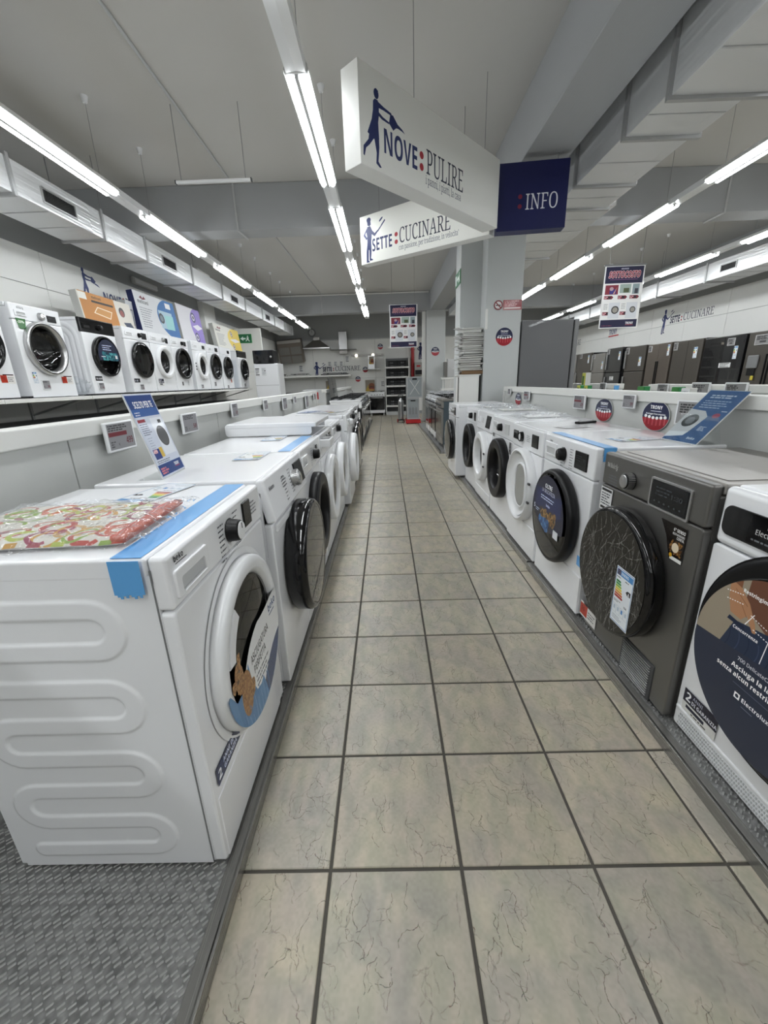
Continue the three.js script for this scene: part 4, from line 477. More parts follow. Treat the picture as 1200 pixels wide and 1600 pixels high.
// ------------------------------------------------------------------ right island (fronts face the aisle, -x)
plinth('near chequer-plate plinth with a steel edge under the grey dryer right of the aisle', 1.065, 1.74, 1.6, -1.72);
plinth('far chequer-plate plinth under the white machines right of the aisle', 1.075, 1.74, -1.745, -5.04);
partition('long white-railed panel partition behind the machines right of the aisle', 1.752, -1, 1.6, -4.92, [-.1, -1.35, -2.6, -3.9]);
const right = (x0, zf, o) => washer({ group: 'machines in the row right of the aisle', ...o, pos: [x0, BASE, zf + (o.w || .595) / 2], ry: WEST });   // zf = far side
right(1.127, -.405, { name: 'tumble_dryer', cat: 'dryer', label: 'nearest white dryer on the right, with a hand in a jeans pocket on its door', h: .845, d: .55, w: .598, pH: .17, pr: .018,
  door: { x: .022, y: .445, R: .295, ri: .235, out: .02, ring: M.blackSatin, style: 'plateau', hole: .2, print: ['jeans', drawJeans, .474, 1550] },
  extra: (o, w, h) => { const p = part('touch_panel', ext(rrShape(.56, .085, .025), .006, .002), M.black, o, [.005, .755, .001]); print('panel_print', 'elux', .13, .075, drawElux, p, [-.13, 0, .0065], null, { ppm: 1300 }); const l = []; for (let j = 0; j < 4; j++) for (let i = 0; i < 68; i++) l.push(tg(bx(.0035, .0075, .002), [-.275 + i * .0081 + (j % 2) * .004, -.02 + j * .0125, 0])); part('vent_slots', merge(l), M.lightGrey, o, [0, .05, -.0005]); part('bottom_trim', rb(w - .01, .012, .012, .004, 1), M.whitePlastic, o, [0, .086, -.003]); },
  stickers: [['gar', -.203, .135, .14, .078, drawGaranzia, 'sticker', 0, 0, 1300]] });
right(1.102, -1.013, { name: 'tumble_dryer', cat: 'dryer', label: 'dark grey steel dryer on the right, with an energy label on its scratched door', h: .842, d: .57, body: M.darkSteel, top: M.brushed, panel: M.darkSteel, pH: .135, pr: .01,
  door: { x: -.045, y: .41, R: .256, ri: .2, out: .062, ring: M.black, style: 'mirror', glass: M.blackSatin, hole: .2, print: ['veins', (x, W, H) => { x.save(); clipDoor(x, W, H); drawVeins(x, W, H); x.restore(); }, .472, 1100] },
  knob: [-.085, .762, .031, 'silver'], display: [.135, .757, .185, .088], icons: [-.2, .735], logo: ['Whirlpool', -.23, .79, .085, '#b9b9b6', { it: 1, f: 'serif' }],
  stickers: [['senso', .178, .622, .125, .12, drawSenso, 'sticker', 0, 0, 1300], ['redB', -.262, .075, .15, .075, drawRedSticker, 'sticker', 0, 0, 1000], ['notice', -.245, .645, .09, .1, drawNotice]],
  extra: (o, w, h) => {
    const fr = part('display_frame', ext((() => { const s = rrShape(.2, .105, .008); s.holes.push(rrShape(.186, .09, .004)); return s; })(), .006, .001), M.silver, o, [.135, .757, 0]);
    const e = part('energy_label', rb(.112, .226, .001, .0003, 1), M.paper, o, [.078, .352, .0675], [0, 0, 0]); print('label_print', 'enr', .112, .226, drawEnergy, e, [0, 0, .0008], null, { ppm: 1500 });
    const g = kin('vent_grille', o, [.118, .082, .0]); part('grille_frame', rb(.2, .15, .006, .003, 1), M.darkGrey, g, [0, 0, -.001]); for (let i = 0; i < 13; i++) part('slat', rb(.17, .0034, .006, .0015, 1), M.silver, g, [0, -.062 + i * .0104, .0035]);
    part('top_inset', rb(w - .07, .004, .44, .0015, 1), M.brushed, o, [0, h + .0012, -.29]);
  } });
right(1.092, -1.665, { label: 'white machine on the right with blue tape and a dark blue advert on its door', h: .845, d: .57, door: { x: -.015, y: .435, R: .252, ri: .2, out: .058, ring: M.blackSatin, style: 'slab', glass: M.glassDark, hole: .21, print: ['oltre', drawOltre, .43, 1200] }, drawer: [-.2, .765, .16, .075], knob: [-.03, .765, .034, 'black'], program: [.01, .75], display: [.17, .765, .13, .085], logo: ['beko', -.2, .81, .05], kick: .2,
  extra: (o, w, h) => { const t = kin('blue_tape', o); part('tape_top', rb(w - .004, .0012, .055, .0004, 1), M.tapeBlue, t, [0, h + .0008, -.06]); part('tape_drop', rb(.0012, .06, .055, .0004, 1), M.tapeBlue, t, [w / 2 + .0028, h - .03, -.06]); part('tape_patch', rb(.045, .05, .0012, .0004, 1), M.tapeBlue, t, [.265, .29, .0015]); } });
right(1.092, -2.29, { name: 'tumble_dryer', cat: 'dryer', label: 'white dryer on the right with an all-white door around a pale inner window', h: .843, d: .57, door: { x: .005, y: .46, R: .246, ri: .205, out: .05, style: 'lens', glass: M.glass, hinge: 1, seal: M.whitePlastic, hole: .2 }, display: [.17, .77, .11, .08], drawer: [-.215, .77, .1, .06, M.black], kick: .2, icons: [.05, .77],
  extra: (o) => { part('dial_ring', lathe([[.024, .0], [.024, .02], [.028, .023], [.032, .02], [.034, 0]], 40), M.black, o, [-.08, .77, .001]); part('dial_cap', lathe([[0, .02], [.021, .02], [.024, .014]], 32), M.whitePlastic, o, [-.08, .77, .001]); } });
right(1.1, -2.895, { label: 'white machine on the right with a thick black door ring and grey display film', h: .848, d: .57, door: { x: .01, y: .45, R: .243, ri: .152, out: .06, ring: M.blackSatin, style: 'bowl' }, drawer: [-.21, .775, .13, .065], knob: [-.03, .775, .03, 'black'], display: [.13, .775, .12, .08], displayMat: M.lightGrey, stickers: [['note1', .235, .645, .05, .09, drawGrey(3), 'sticker'], ['note2', -.26, .69, .06, .03, drawGrey(5)]] });
right(1.1, -3.515, { label: 'white washing machine on the right with a tall sloping black display and a white door', h: .855, d: .58, tilt: .16, pH: .17, door: { x: 0, y: .44, R: .235, ri: .155, out: .055, style: 'bowl', hinge: 1 }, display: [.15, .77, .15, .11], icons: [-.05, .77], drawer: [-.22, .77, .1, .06], kick: .1 });
right(1.105, -4.13, { label: 'white washing machine on the right with a black ring door, beside the machine standing forward', h: .85, d: .58, door: { x: 0, y: .45, R: .24, ri: .155, out: .055, ring: M.blackSatin, style: 'bowl' }, knob: [.0, .775, .032, 'black'], display: [.16, .775, .08, .085], drawer: [-.2, .775, .14, .06] });
right(1.0, -4.83, { label: 'last white washing machine on the right, standing forward, with a chrome-edged grey glass door', h: .87, d: .6, door: { x: 0, y: .43, R: .25, ri: .21, out: .06, ring: M.black, trim: M.chrome, style: 'slab', glass: M.mirror, hole: .21, closed: 1 }, knob: [.12, .8, .03, 'chrome'], display: [.21, .79, .07, .09], drawer: [-.2, .79, .14, .06], stickers: [['note3', .23, .67, .025, .1, drawGrey(7)]] });
// ------------------------------------------------------------------ wall shelf on the left with its machines, cartons and lower counter
{ const o = thing('wall_shelf', 'long white steel wall shelf carrying the upper row of washing machines at left', 'shelf'); const cuts = [1.2, .2, -.8, -1.8, -2.9, -4.0, -5.1, -6.2, -7.3, -8.4, -9.75];
  for (let i = 0; i + 1 < cuts.length; i++) { const a = cuts[i], b = cuts[i + 1]; part('shelf_board', rb(.74, .024, a - b - .004, .003, 1), M.lightGrey, o, [-3.48, 1.131, (a + b) / 2]); part('edge_profile', rb(.014, .036, a - b - .004, .003, 1), M.rail, o, [-3.108, 1.125, (a + b) / 2]); part('bracket', merge([bar([-3.83, .95, b], [-3.2, 1.11, b], .012, 4), tg(bx(.025, .36, .03), [-3.83, 1.0, b]), tg(bx(.62, .025, .025), [-3.5, 1.108, b])]), M.lightGrey, o); } }
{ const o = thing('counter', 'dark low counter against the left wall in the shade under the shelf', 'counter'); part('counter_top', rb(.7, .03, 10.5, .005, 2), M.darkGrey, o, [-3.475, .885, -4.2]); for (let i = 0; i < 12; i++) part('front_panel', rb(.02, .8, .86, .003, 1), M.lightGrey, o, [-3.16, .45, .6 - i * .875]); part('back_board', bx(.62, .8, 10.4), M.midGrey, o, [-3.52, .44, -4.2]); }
const shelfM = (zn, o) => washer({ d: .56, h: .828, w: .59, ...o, pos: [o.x || -3.15, 1.145, zn - .295], ry: EAST, group: 'washing machines on the wall shelf' });
const tagOn = (x, y, w = .09, h = .075, seed = 1) => (o) => { const t = part('price_tag', rb(w, h, .008, .003, 2), M.whitePlastic, o, [x, y, .004]); print('tag_screen', 'tg' + seed, .08, .064, drawTag(['349', '399', '449', '529', '379', '299'][seed % 6], 0, seed), t, [0, 0, .0045], null, { ppm: 900 }).scale.set(w * .86 / .08, h * .84 / .064, 1); };
shelfM(-2.545, { label: 'shelf washing machine cut by the left edge, with a black door and red sticker', door: { x: 0, y: .45, R: .24, ri: .19, out: .04, ring: M.black, style: 'bowl', hole: .21 }, display: [.17, .745, .1, .05], knob: [.04, .745, .028, 'white'], drawer: [-.19, .75, .13, .04], flap: [0, .08, .58, .14], stickers: [['redS1', .21, .17, .14, .08, drawRedSticker]] });
shelfM(-3.27, { label: 'shelf washing machine with a grey-ringed wide door and a small green sticker', pH: .14, door: { x: .0, y: .45, R: .245, ri: .2, out: .045, ring: M.silver, style: 'bowl', seal: M.black, hole: .215 }, knob: [.035, .745, .034, 'chrome'], display: [.175, .74, .115, .06], drawer: [-.19, .745, .13, .05], logo: ['Whirlpool', -.18, .79, .08, '#77797c', { it: 1, f: 'serif' }], flap: [0, .07, .585, .13],
  stickers: [['grn', -.205, .655, .11, .09, (x, W, H) => { pg(x, '#2d6b30', [[0, 0], [W, 0], [W * .8, H], [W * .18, H]]); T(x, '-20%', W * .12, H * .45, H * .36, { b: 1, c: '#e9f3e4' }); }], ['redS2', .19, .165, .15, .08, drawRedSticker], ['enrS', -.215, .185, .05, .1, drawEnergy]], extra: tagOn(-.11, .12, .1, .09, 1) });
shelfM(-4.14, { label: 'shelf washing machine with a black control panel and a blue advert on its door', panel: M.black, door: { x: .02, y: .43, R: .225, ri: .19, out: .04, ring: M.black, style: 'bowl', hole: .2, print: ['doorblue', drawDoorBlue, .375, 1200] }, knob: [.02, .745, .03, 'black'], drawer: [-.19, .745, .14, .06, M.black], stickers: [['ten', -.18, .185, .12, .05, (x, W, H) => { fill(x, '#17191f', 0, 0, W, H); T(x, '10 ANNI', W * .08, H * .75, H * .6, { b: 1, c: '#e8e8ec' }); }]], extra: (o, w, h, d) => { tagOn(-.17, .1, .1, .08, 2)(o); pressedSide(o, w, h, d, arches, [70, 90], .008, .02); } });
{ const t = thing('plastic_bag', 'crumpled pale blue plastic film lying between two shelf washing machines', 'plastic film', [-3.28, 1.146, -4.0]); const g = new THREE.SphereGeometry(1, 30, 18), p = g.attributes.position, f = vnoise(16, 9); for (let i = 0; i < p.count; i++) { const x = p.getX(i), y = p.getY(i), z = p.getZ(i), k = .75 + .5 * f(x * 3 + 8, z * 3 + y * 4 + 8); p.setXYZ(i, x * .16 * k, Math.max(0, (y * .5 + .45) * .2 * k), z * .105 * k); } g.computeVertexNormals(); part('film', g, M.film, t); }
shelfM(-4.9, { label: 'shelf washing machine with a large black domed door, beside the one with a black panel', door: { x: .02, y: .43, R: .235, ri: .2, out: .045, ring: M.black, style: 'slab', glass: M.glassDark, hole: .2 }, knob: [.06, .745, .03, 'black'], display: [.18, .745, .12, .08], drawer: [-.17, .75, .16, .05], stickers: [['ten2', -.18, .165, .13, .05, (x, W, H) => { fill(x, '#22242c', 0, 0, W, H); T(x, 'A -20', W * .1, H * .75, H * .6, { b: 1, c: '#dfe1ea' }); }]], extra: tagOn(-.1, .08, .1, .08, 3) });
shelfM(-5.505, { label: 'shelf washing machine with a white ring door, left neighbour of a black-ring one', door: { x: .02, y: .43, R: .235, ri: .165, out: .045, style: 'bowl' }, knob: [.07, .745, .03, 'chrome'], display: [.18, .74, .07, .07], drawer: [-.18, .75, .15, .05], stickers: [['gar2', -.17, .14, .14, .1, drawGaranzia]] });
shelfM(-6.1, { label: 'shelf washing machine with a plain black ring door, between two with white ring doors', w: .58, door: { x: .02, y: .43, R: .24, ri: .19, out: .045, ring: M.black, style: 'bowl', hole: .2 }, knob: [.07, .745, .03, 'black'], display: [.18, .745, .08, .07], drawer: [-.18, .75, .14, .05], stickers: [['blk', -.1, .12, .05, .06, drawGrey(4)], ['wht', .1, .13, .05, .09, drawSheet]] });
shelfM(-6.825, { label: 'shelf washing machine with a white double-ring door and small dark buttons beside it', door: { x: .03, y: .42, R: .23, ri: .155, out: .04, style: 'bowl' }, display: [.18, .745, .11, .06], drawer: [-.16, .75, .16, .05], extra: (o) => { tagOn(-.1, .07, .1, .075, 4)(o); for (let i = 0; i < 3; i++) part('button', cyl(.012, .012, .01, 14).clone().rotateX(PI / 2), M.darkGrey, o, [-.22, .46 - i * .05, .003]); } });
shelfM(-7.45, { label: 'shelf washing machine with a slim black ring door, third from the far end', door: { x: .02, y: .43, R: .24, ri: .185, out: .04, ring: M.black, style: 'bowl', hole: .2 }, display: [.15, .745, .13, .07], drawer: [-.16, .75, .15, .05], extra: tagOn(-.12, .11, .1, .09, 5) });
shelfM(-8.095, { label: 'shelf washing machine with a black door, beside the film-wrapped one at the far end', door: { x: .02, y: .43, R: .225, ri: .18, out: .04, ring: M.black, style: 'bowl', hole: .19 }, display: [.14, .745, .12, .06], stickers: [['redS4', .16, .17, .1, .09, drawRedSticker]], extra: tagOn(-.1, .05, .1, .08, 6) });
shelfM(-9.13, { label: 'far-end shelf washing machine with a black panel and blue film at its side', panel: M.black, door: { x: .03, y: .42, R: .235, ri: .19, out: .04, ring: M.black, style: 'bowl', hole: .2 }, extra: (o, w, h, d) => { tagOn(-.05, .08, .12, .08, 7)(o); part('protective_film', rb(.008, .6, .42, .003, 1), M.film, o, [-w / 2 - .008, .32, -.26]); } });
// cartons leaning on the machines' tops
function carton(label, z0, z1, h, key, draw, side, lean = .1, x = -3.4) { const o = thing('carton', label, 'cardboard box', [x, 1.976, (z0 + z1) / 2], EAST, 'cartons leaning on the shelf machines'), w = z0 - z1, g = kin('box', o, [0, .1 * Math.sin(lean), 0], [-lean, 0, 0]); part('box_body', rb(w, h, .09, .004, 1), side, g, [0, h / 2, -.05]); print('box_print', key, w, h, draw, g, [0, h / 2, -.0042], null, { ppm: 560 }); return o; }
carton('orange and white flat carton for a stacking kit, on the machines nearest the wall lettering', -4.63, -5.68, .36, 'boxA', drawBox('#cfcac0', '#b77a35', 'kit'), M.card);
carton('white flat carton with a big blue curve, between the orange and the violet cartons', -5.87, -7.06, .6, 'boxB', drawBox('#c8c9cb', '#1d5f9a', 'blue'), M.navy);
carton('white flat carton with a violet curve and two small washing machines drawn on it', -7.16, -8.1, .64, 'boxC', drawBox('#c9c8cc', '#8a76c0', 'two', '#4a4a68'), M.card);
carton('white flat carton with a yellow curve, farthest of the four leaning cartons', -8.75, -10.3, .52, 'boxD', drawBox('#cfcdc4', '#d8bd4c', 'yel', '#8a7430'), M.card, .14);
{ const o = thing('carton', 'narrow grey carton edge standing between the orange and blue cartons', 'cardboard box', [-3.55, 1.976, -5.775], EAST); part('box_body', rb(.168, .44, .12, .004, 1), M.lightGrey, o, [0, .22, 0]); print('box_print', 'boxE', .155, .4, (x, W, H) => { fill(x, '#b4b6ba', 0, 0, W, H); x.strokeStyle = '#33353c'; x.lineWidth = W * .08; x.strokeRect(W * .15, H * .3, W * .28, H * .5); x.strokeRect(W * .55, H * .25, W * .28, H * .5); }, o, [0, .22, .0605], null, { ppm: 500 }); }
// lettering and lamp on the left wall
{ const o = thing('wall_lettering', 'blue printed figure and lettering on the white left wall, half hidden by cartons', 'lettering', [-3.832, 2.555, -6.25], EAST); print('lettering', 'wn', 2.1, .46, drawWall('n'), o, [0, 0, 0], null, { ppm: 500 }); }
{ const o = thing('emergency_lamp', 'yellowed oblong emergency lamp high on the left wall under the duct', 'emergency lamp', [-3.85, 2.87, -6.95], EAST); part('lamp_body', rb(.72, .1, .06, .02, 3), M.card, o, [0, 0, .03]); part('lamp_cover', rb(.66, .07, .03, .014, 3), M.paper, o, [0, -.005, .06]); }
{ const o = thing('exit_sign', 'small green exit sign on a white board at the far left wall', 'exit sign', [-3.6, 2.4, -11.0]); part('sign_board', rb(.9, 1.1, .04, .005, 1), M.panel, o, [.05, -.3, -.03]); part('sign_plate', rb(.5, .22, .02, .004, 1), M.green, o); print('pictogram', 'ex', .46, .19, drawExit, o, [0, 0, .0108], null, { ppm: 300 }); }
// ------------------------------------------------------------------ small white fridge with a microwave on it
{ const o = thing('fridge', 'small white fridge standing beyond the end of the shelf with a microwave on top', 'fridge', [-2.58, 0, -9.28]); part('cabinet', rb(.55, 1.66, .5, .012, 2), M.white, o, [0, .85, -.28]); part('door', rb(.548, 1.64, .05, .014, 3), M.white, o, [0, .85, 0]); part('door_seam', rb(.54, .006, .002, .0008, 1), M.midGrey, o, [0, 1.2, .0255]); part('foot', rb(.4, .03, .4, .006, 1), M.darkGrey, o, [0, .015, -.25]); print('energy_label', 'sh1', .1, .18, drawSheet, o, [-.05, 1.5, .027], null, { ppm: 400 }); const t = part('price_tag', rb(.13, .2, .01, .004, 1), M.whitePlastic, o, [-.2, 1.5, .03]); print('tag_screen', 'nt', .1, .17, drawNotice, t, [0, 0, .0055], null, { ppm: 400 }); }
{ const o = thing('microwave', 'black microwave oven standing on the small white fridge', 'microwave', [-2.62, 1.681, -9.25]); part('casing', rb(.47, .28, .36, .008, 2), M.blackMatt, o, [0, .145, -.2]); part('door', rb(.36, .27, .02, .006, 2), M.black, o, [-.05, .145, -.012]); part('control_panel', rb(.1, .27, .02, .006, 2), M.blackSatin, o, [.182, .145, -.012]); part('knob', lathe([[0, .02], [.02, .018], [.024, 0]], 24), M.silver, o, [.182, .14, 0]); for (const s of [-1, 1]) part('foot', cyl(.015, .015, .01, 12), M.darkGrey, o, [s * .18, .004, -.2]); }
// ------------------------------------------------------------------ electronic price labels on the rails
function priceTag(label, p, ry, w, h, key, draw, red) { const o = thing('price_label', label, 'price label', p, ry, 'electronic price labels on the rails'); part('label_frame', rb(w, h, .012, .006, 3), M.whitePlastic, o, [0, 0, .006]); print('label_screen', key, w * .87, h * .85, draw, o, [0, h * .015, .0124], null, { ppm: 1100 }); part('label_clip', rb(w * .5, .03, .012, .003, 1), M.lightGrey, o, [0, h * .32, -.005]); return o; }
const tl = (z, w, label, price, red, y = 1.01, h = .12, s = 1) => priceTag(label, [-.925, y, z], EAST, w, h, 'pt' + price + s + w, drawTag(price, red, s), red);
tl(-.965, .19, 'price label on the left rail reading 499 with a dark red band', '499', 1, 1.012, .118);
tl(-1.585, .185, 'price label on the left rail reading 549, second from the front', '549', 0, 1.006, .108, 2);
tl(-2.3, .12, 'narrow grey price label on the left rail, third from the front', '429', 0, 1.03, .1, 3); tl(-3.09, .12, 'small price label on the left rail, fourth from the front', '399', 0, 1.025, .09, 4);
tl(-3.82, .19, 'price label on the left rail, fifth from the front, behind the brochures', '469', 0, 1.0, .13, 5); tl(-4.34, .12, 'small price label on the left rail, sixth from the front', '389', 0, 1.02, .08, 6);
tl(-5.1, .2, 'tall price label on the left rail, last but one before the rail ends', '519', 0, .965, .17, 7); tl(-5.76, .14, 'reddish price label at the far end of the left rail', '359', 1, 1.01, .1, 8);
const tr = (z, y, w, h, label, draw, key) => priceTag(label, [1.725, y, z], WEST, w, h, key, draw);
tr(-2.66, .99, .2, .11, 'price label with a red band on the right rail, left of a round sticker', drawTag('479', 1, 11), 'r1'); tr(-1.97, 1.025, .14, .085, 'dark price label on the right rail between the two round stickers', drawTag('399', 0, 12), 'r2');
tr(-1.4, .99, .24, .13, 'large grey price label behind the tilted blue offer sheet', drawGrey(6), 'r3'); tr(-4.6, 1.03, .12, .07, 'smallest price label at the far end of the right rail', drawTag('329', 0, 14), 'r4'); tr(-3.94, 1.0, .19, .1, 'price label near the far end of the right rail, beside the farthest oval sticker', drawTag('449', 1, 15), 'r5');
function roundSticker(label, p, ry, w, h) { const o = thing('round_sticker', label, 'sticker', p, ry, 'navy and red promotional stickers'); part('sticker_board', ext((() => { const s = new THREE.Shape(); s.absellipse(0, 0, w * .515, h * .515, 0, PI * 2); return s; })(), .002), M.paper, o, [0, 0, 0]); print('sticker_print', 'rnd', .26, .26, drawRound, o, [0, 0, .0024], null, { ppm: 1300, gloss: 1 }).scale.set(w / .26, h / .26, 1); return o; }
roundSticker('navy and red oval sticker on the right partition, nearest one, beside the offer sheet', [1.74, .955, -1.72], WEST, .245, .165); roundSticker('navy and red oval sticker on the right partition, second from the front', [1.74, .95, -2.31], WEST, .235, .155); roundSticker('navy and red oval sticker on the right partition, farthest one near the pillar', [1.74, .95, -4.3], WEST, .22, .145);
roundSticker('navy and red round sticker on the near grey pillar below the no-smoking sign', [1.735, 1.705, -5.048], 0, .22, .22); roundSticker('navy and red round sticker on the far grey pillar', [1.65, 2.0, -12.095], 0, .24, .24);
// ------------------------------------------------------------------ on top of the machines
function towel() { const o = thing('packed_towel', 'folded patterned tea towel in clear plastic wrapping on the nearest dryer', 'packed towel', [-.585, .8885, -.18], .06);
  const q = printGeo('towel', .42, .3, drawTowel, 1100), N = 30, g = new THREE.PlaneGeometry(.42, .3, N, N), uv = g.attributes.uv, b = q.g.attributes.uv, p = g.attributes.position, f = vnoise(16, 33);
  const u0 = b.getX(0), v0 = b.getY(0), u1 = b.getX(3), v1 = b.getY(3); for (let i = 0; i < uv.count; i++) { const x = p.getX(i), y = p.getY(i), e = Math.min(1, (.21 - Math.abs(x)) / .02, (.15 - Math.abs(y)) / .02); p.setZ(i, .006 + .012 * Math.max(0, e) + (f(x * 24 + 8, y * 24 + 8) - .5) * .006); uv.setXY(i, u0 + (u1 - u0) * uv.getX(i), v0 + (v1 - v0) * (1 - uv.getY(i))); }
  g.computeVertexNormals(); part('towel', g, q.s.mat, o, [0, 0, 0], [-PI / 2, 0, 0]); part('folded_underside', rb(.4, .01, .28, .004, 1), M.paper, o, [0, .0035, 0]);
  const w = new THREE.PlaneGeometry(.5, .34, 70, 50), wp = w.attributes.position, n = vnoise(32, 5); for (let i = 0; i < wp.count; i++) { const x = wp.getX(i), y = wp.getY(i), e = Math.max(0, Math.min(1, (.235 - Math.abs(x - .01)) / .03, (.16 - Math.abs(y)) / .02)); wp.setZ(i, .003 + .021 * e + (n(x * 50 + 16, y * 50 + 16) - .4) * .012 + Math.max(0, x - .19) * n(x * 160 + 3, y * 110 + 7) * .35); }
  w.computeVertexNormals(); part('plastic_wrapping', w, M.film, o, [0, 0, 0], [-PI / 2, 0, 0]); part('towel_edge', rb(.03, .014, .29, .006, 2), phy(L(.42, .07, .03), .5), o, [.2, .011, 0]); return o; }
towel();
function sheet(label, key, draw, w, h, p, ry, cat = 'paper sheet', name = 'energy_sheet') { const o = thing(name, label, cat, p, ry, 'sheets lying on the machines'); const g = new THREE.PlaneGeometry(w, h, 12, 12); part('sheet_paper', rb(w, .0012, h, .0004, 1), M.paper, o, [0, .001, 0]); print('sheet_print', key, w, h, draw, o, [0, .002, 0], [-PI / 2, 0, PI / 2 * 0], { ppm: 900, gloss: 1 }); return o; }
sheet('energy label sheet lying on the nearest dryer behind the packed towel', 'es1', drawEnergy, .115, .22, [-.535, .8865, -.49], EAST - .25 + PI / 2);
sheet('energy label sheet on top of the second machine on the left', 'es2', drawEnergy, .115, .22, [-.44, .8865, -1.13], PI / 2 + PI / 2); sheet('energy label sheet on top of the third machine on the left beside its blue tape', 'es2', drawEnergy, .115, .22, [-.5, .8865, -1.75], PI);
sheet('energy label sheet on the right machine with blue tape', 'es3', drawEnergy, .115, .22, [1.38, .8865, -1.3], PI / 2 + .2); sheet('dark-printed leaflet on the white-door dryer on the right', 'es4', drawSheet, .2, .12, [1.35, .8855, -1.9], .3);
sheet('blue and white offer brochure on the sixth machine on the left', 'br1', drawBrochure, .3, .42, [-.5, .9135, -3.62], 1.25, 'brochure', 'brochure'); sheet('spread of white leaflets at the near edge of the sixth machine on the left', 'br2', drawSheet, .42, .16, [-.5, .9135, -3.24], .12, 'brochure', 'brochure');
function bag(label, p, s, seed, inner) { const o = thing('plastic_bag', label, 'plastic bag', p, 0, 'plastic bags on the right machines'); const f = vnoise(32, seed), g = new THREE.PlaneGeometry(s[0], s[2], 50, 40), q = g.attributes.position; for (let i = 0; i < q.count; i++) { const x = q.getX(i), y = q.getY(i), e = Math.max(0, Math.min(1, (s[0] / 2 - Math.abs(x)) / .05, (s[2] / 2 - Math.abs(y)) / .05)); q.setZ(i, .002 + e * s[1] * (.35 + .9 * f(x * 40 + 16, y * 40 + 16))); } g.computeVertexNormals(); part('bag_film', g, M.film, o, [0, 0, 0], [-PI / 2, 0, 0]); part('manual', rb(s[0] * .62, .008, s[2] * .6, .002, 1), inner || M.paper, o, [0, .006, 0]); return o; }
bag('clear plastic bag with a manual on the right machine with the black door ring', [1.4, .889, -2.62], [.42, .03, .34], 41); bag('clear plastic bag with patterned papers on the right machine with the sloping display', [1.42, .896, -3.3], [.5, .04, .4], 42, M.card);
bag('crumpled plastic bag on the far white machine beside the one standing forward', [1.38, .891, -3.86], [.44, .035, .34], 43, M.card);
{ const o = thing('remote_control', 'slim dark object lying on the white-door dryer on the right', 'remote control', [1.52, .884, -2.1], .4); part('casing', rb(.16, .014, .04, .005, 2), M.blackSatin, o, [0, .007, 0]); part('keypad', rb(.12, .002, .028, .0008, 1), M.midGrey, o, [0, .0145, 0]); }
// tilted acrylic sheet stands
{ const o = thing('sheet_stand', 'tilted acrylic stand with an offer sheet headed SCELTO PER TE, at left', 'sheet stand', [-.62, .886, -.775], EAST + .08); const g = kin('tilted_sheet', o, [0, .002, 0], [-.265, 0, 0]); part('acrylic_front', rb(.205, .3, .002, .0008, 1), M.paper, g, [0, .15, -.0022]); print('offer_print', 'scelto', .2, .297, drawScelto, g, [0, .151, 0], null, { ppm: 1700, gloss: 1 }); part('acrylic_foot', rb(.205, .002, .09, .0008, 1), M.acrylic, o, [0, .0012, -.045]); }
{ const o = thing('sheet_stand', 'steeply tilted acrylic stand with a blue offer sheet before the right rail', 'sheet stand', [1.5, .888, -1.16], WEST + .12); const g = kin('tilted_sheet', o, [0, .002, 0], [-.76, 0, -.02]); part('acrylic_back', rb(.205, .3, .002, .0008, 1), M.paper, g, [0, .15, -.0022]); print('offer_print', 'offer', .2, .297, drawOffer, g, [0, .151, 0], null, { ppm: 1400, gloss: 1 }); part('acrylic_cover', rb(.21, .305, .0016, .0007, 1), M.acrylic, g, [0, .151, .0022]); part('acrylic_foot', rb(.205, .002, .14, .0008, 1), M.acrylic, o, [0, .0005, -.07]); part('acrylic_prop', rb(.2, .12, .002, .0008, 1), M.acrylic, o, [0, .06, -.1], [.3, 0, 0]); }
// ------------------------------------------------------------------ hanging signs
function hangSign(label, a, b, y0, y1, th, key, draw, wires, mat) {  // front face runs from a to b (left to right for the reader), box behind it
  const dx = b[0] - a[0], dz = b[1] - a[1], len = Math.hypot(dx, dz), o = thing('hanging_sign', label, 'sign', [(a[0] + b[0]) / 2, (y0 + y1) / 2, (a[1] + b[1]) / 2], Math.atan2(-dz, dx)), h = y1 - y0;
  part('sign_box', rb(len, h, th, .004, 2), mat || M.panel, o, [0, 0, -th / 2]); print('sign_print', key, len - .008, h - .008, draw, o, [0, 0, .0012], null, { ppm: key === 'info' ? 700 : 900 }); for (const w of wires) part('suspension_wire', cyl(.0028, .0028, 3.6 - y1, 6), M.wire, o, [len * w, h / 2 + (3.6 - y1) / 2, -th / 2]); return o;
}
hangSign('long white hanging sign reading NOVE:PULIRE with a running figure and bucket', [.06, -2.38], [1.235, -3.64], 2.5, 3.02, .15, 'nove', drawNove, [-.14, .42]);
hangSign('white hanging sign reading SETTE:CUCINARE with a cook, behind the NOVE:PULIRE sign', [-.07, -4.72], [1.2, -3.79], 2.5, 2.98, .12, 'sette', drawSette, [-.35, .3]);
hangSign('dark blue hanging box sign reading INFO at the end of the white signs', [1.25, -3.735], [1.865, -3.67], 2.5, 3.03, .13, 'info', drawInfo, [.35], M.navy);
function poster(label, x0, x1, y0, y1, z, ry) { const w = x1 - x0, h = y1 - y0, o = thing('hanging_poster', label, 'poster', [(x0 + x1) / 2, (y0 + y1) / 2, z], ry, 'hanging offer posters'); part('poster_board', rb(w, h, .008, .002, 1), M.paper, o, [0, 0, -.005]); print('poster_print', 'sotto', .57, .85, drawSotto, o, [0, 0, .0002], null, { ppm: 800 }).scale.set(w / .57, h / .85, 1); part('clip_rail', rb(w + .03, .025, .022, .005, 2), M.midGrey, o, [0, h / 2 + .008, -.004]); for (const s of [-1, 1]) part('suspension_wire', cyl(.003, .003, 3.6 - y1 - .01, 6), M.wire, o, [s * w * .4, h / 2 + (3.6 - y1) / 2 + .01, -.004]); }
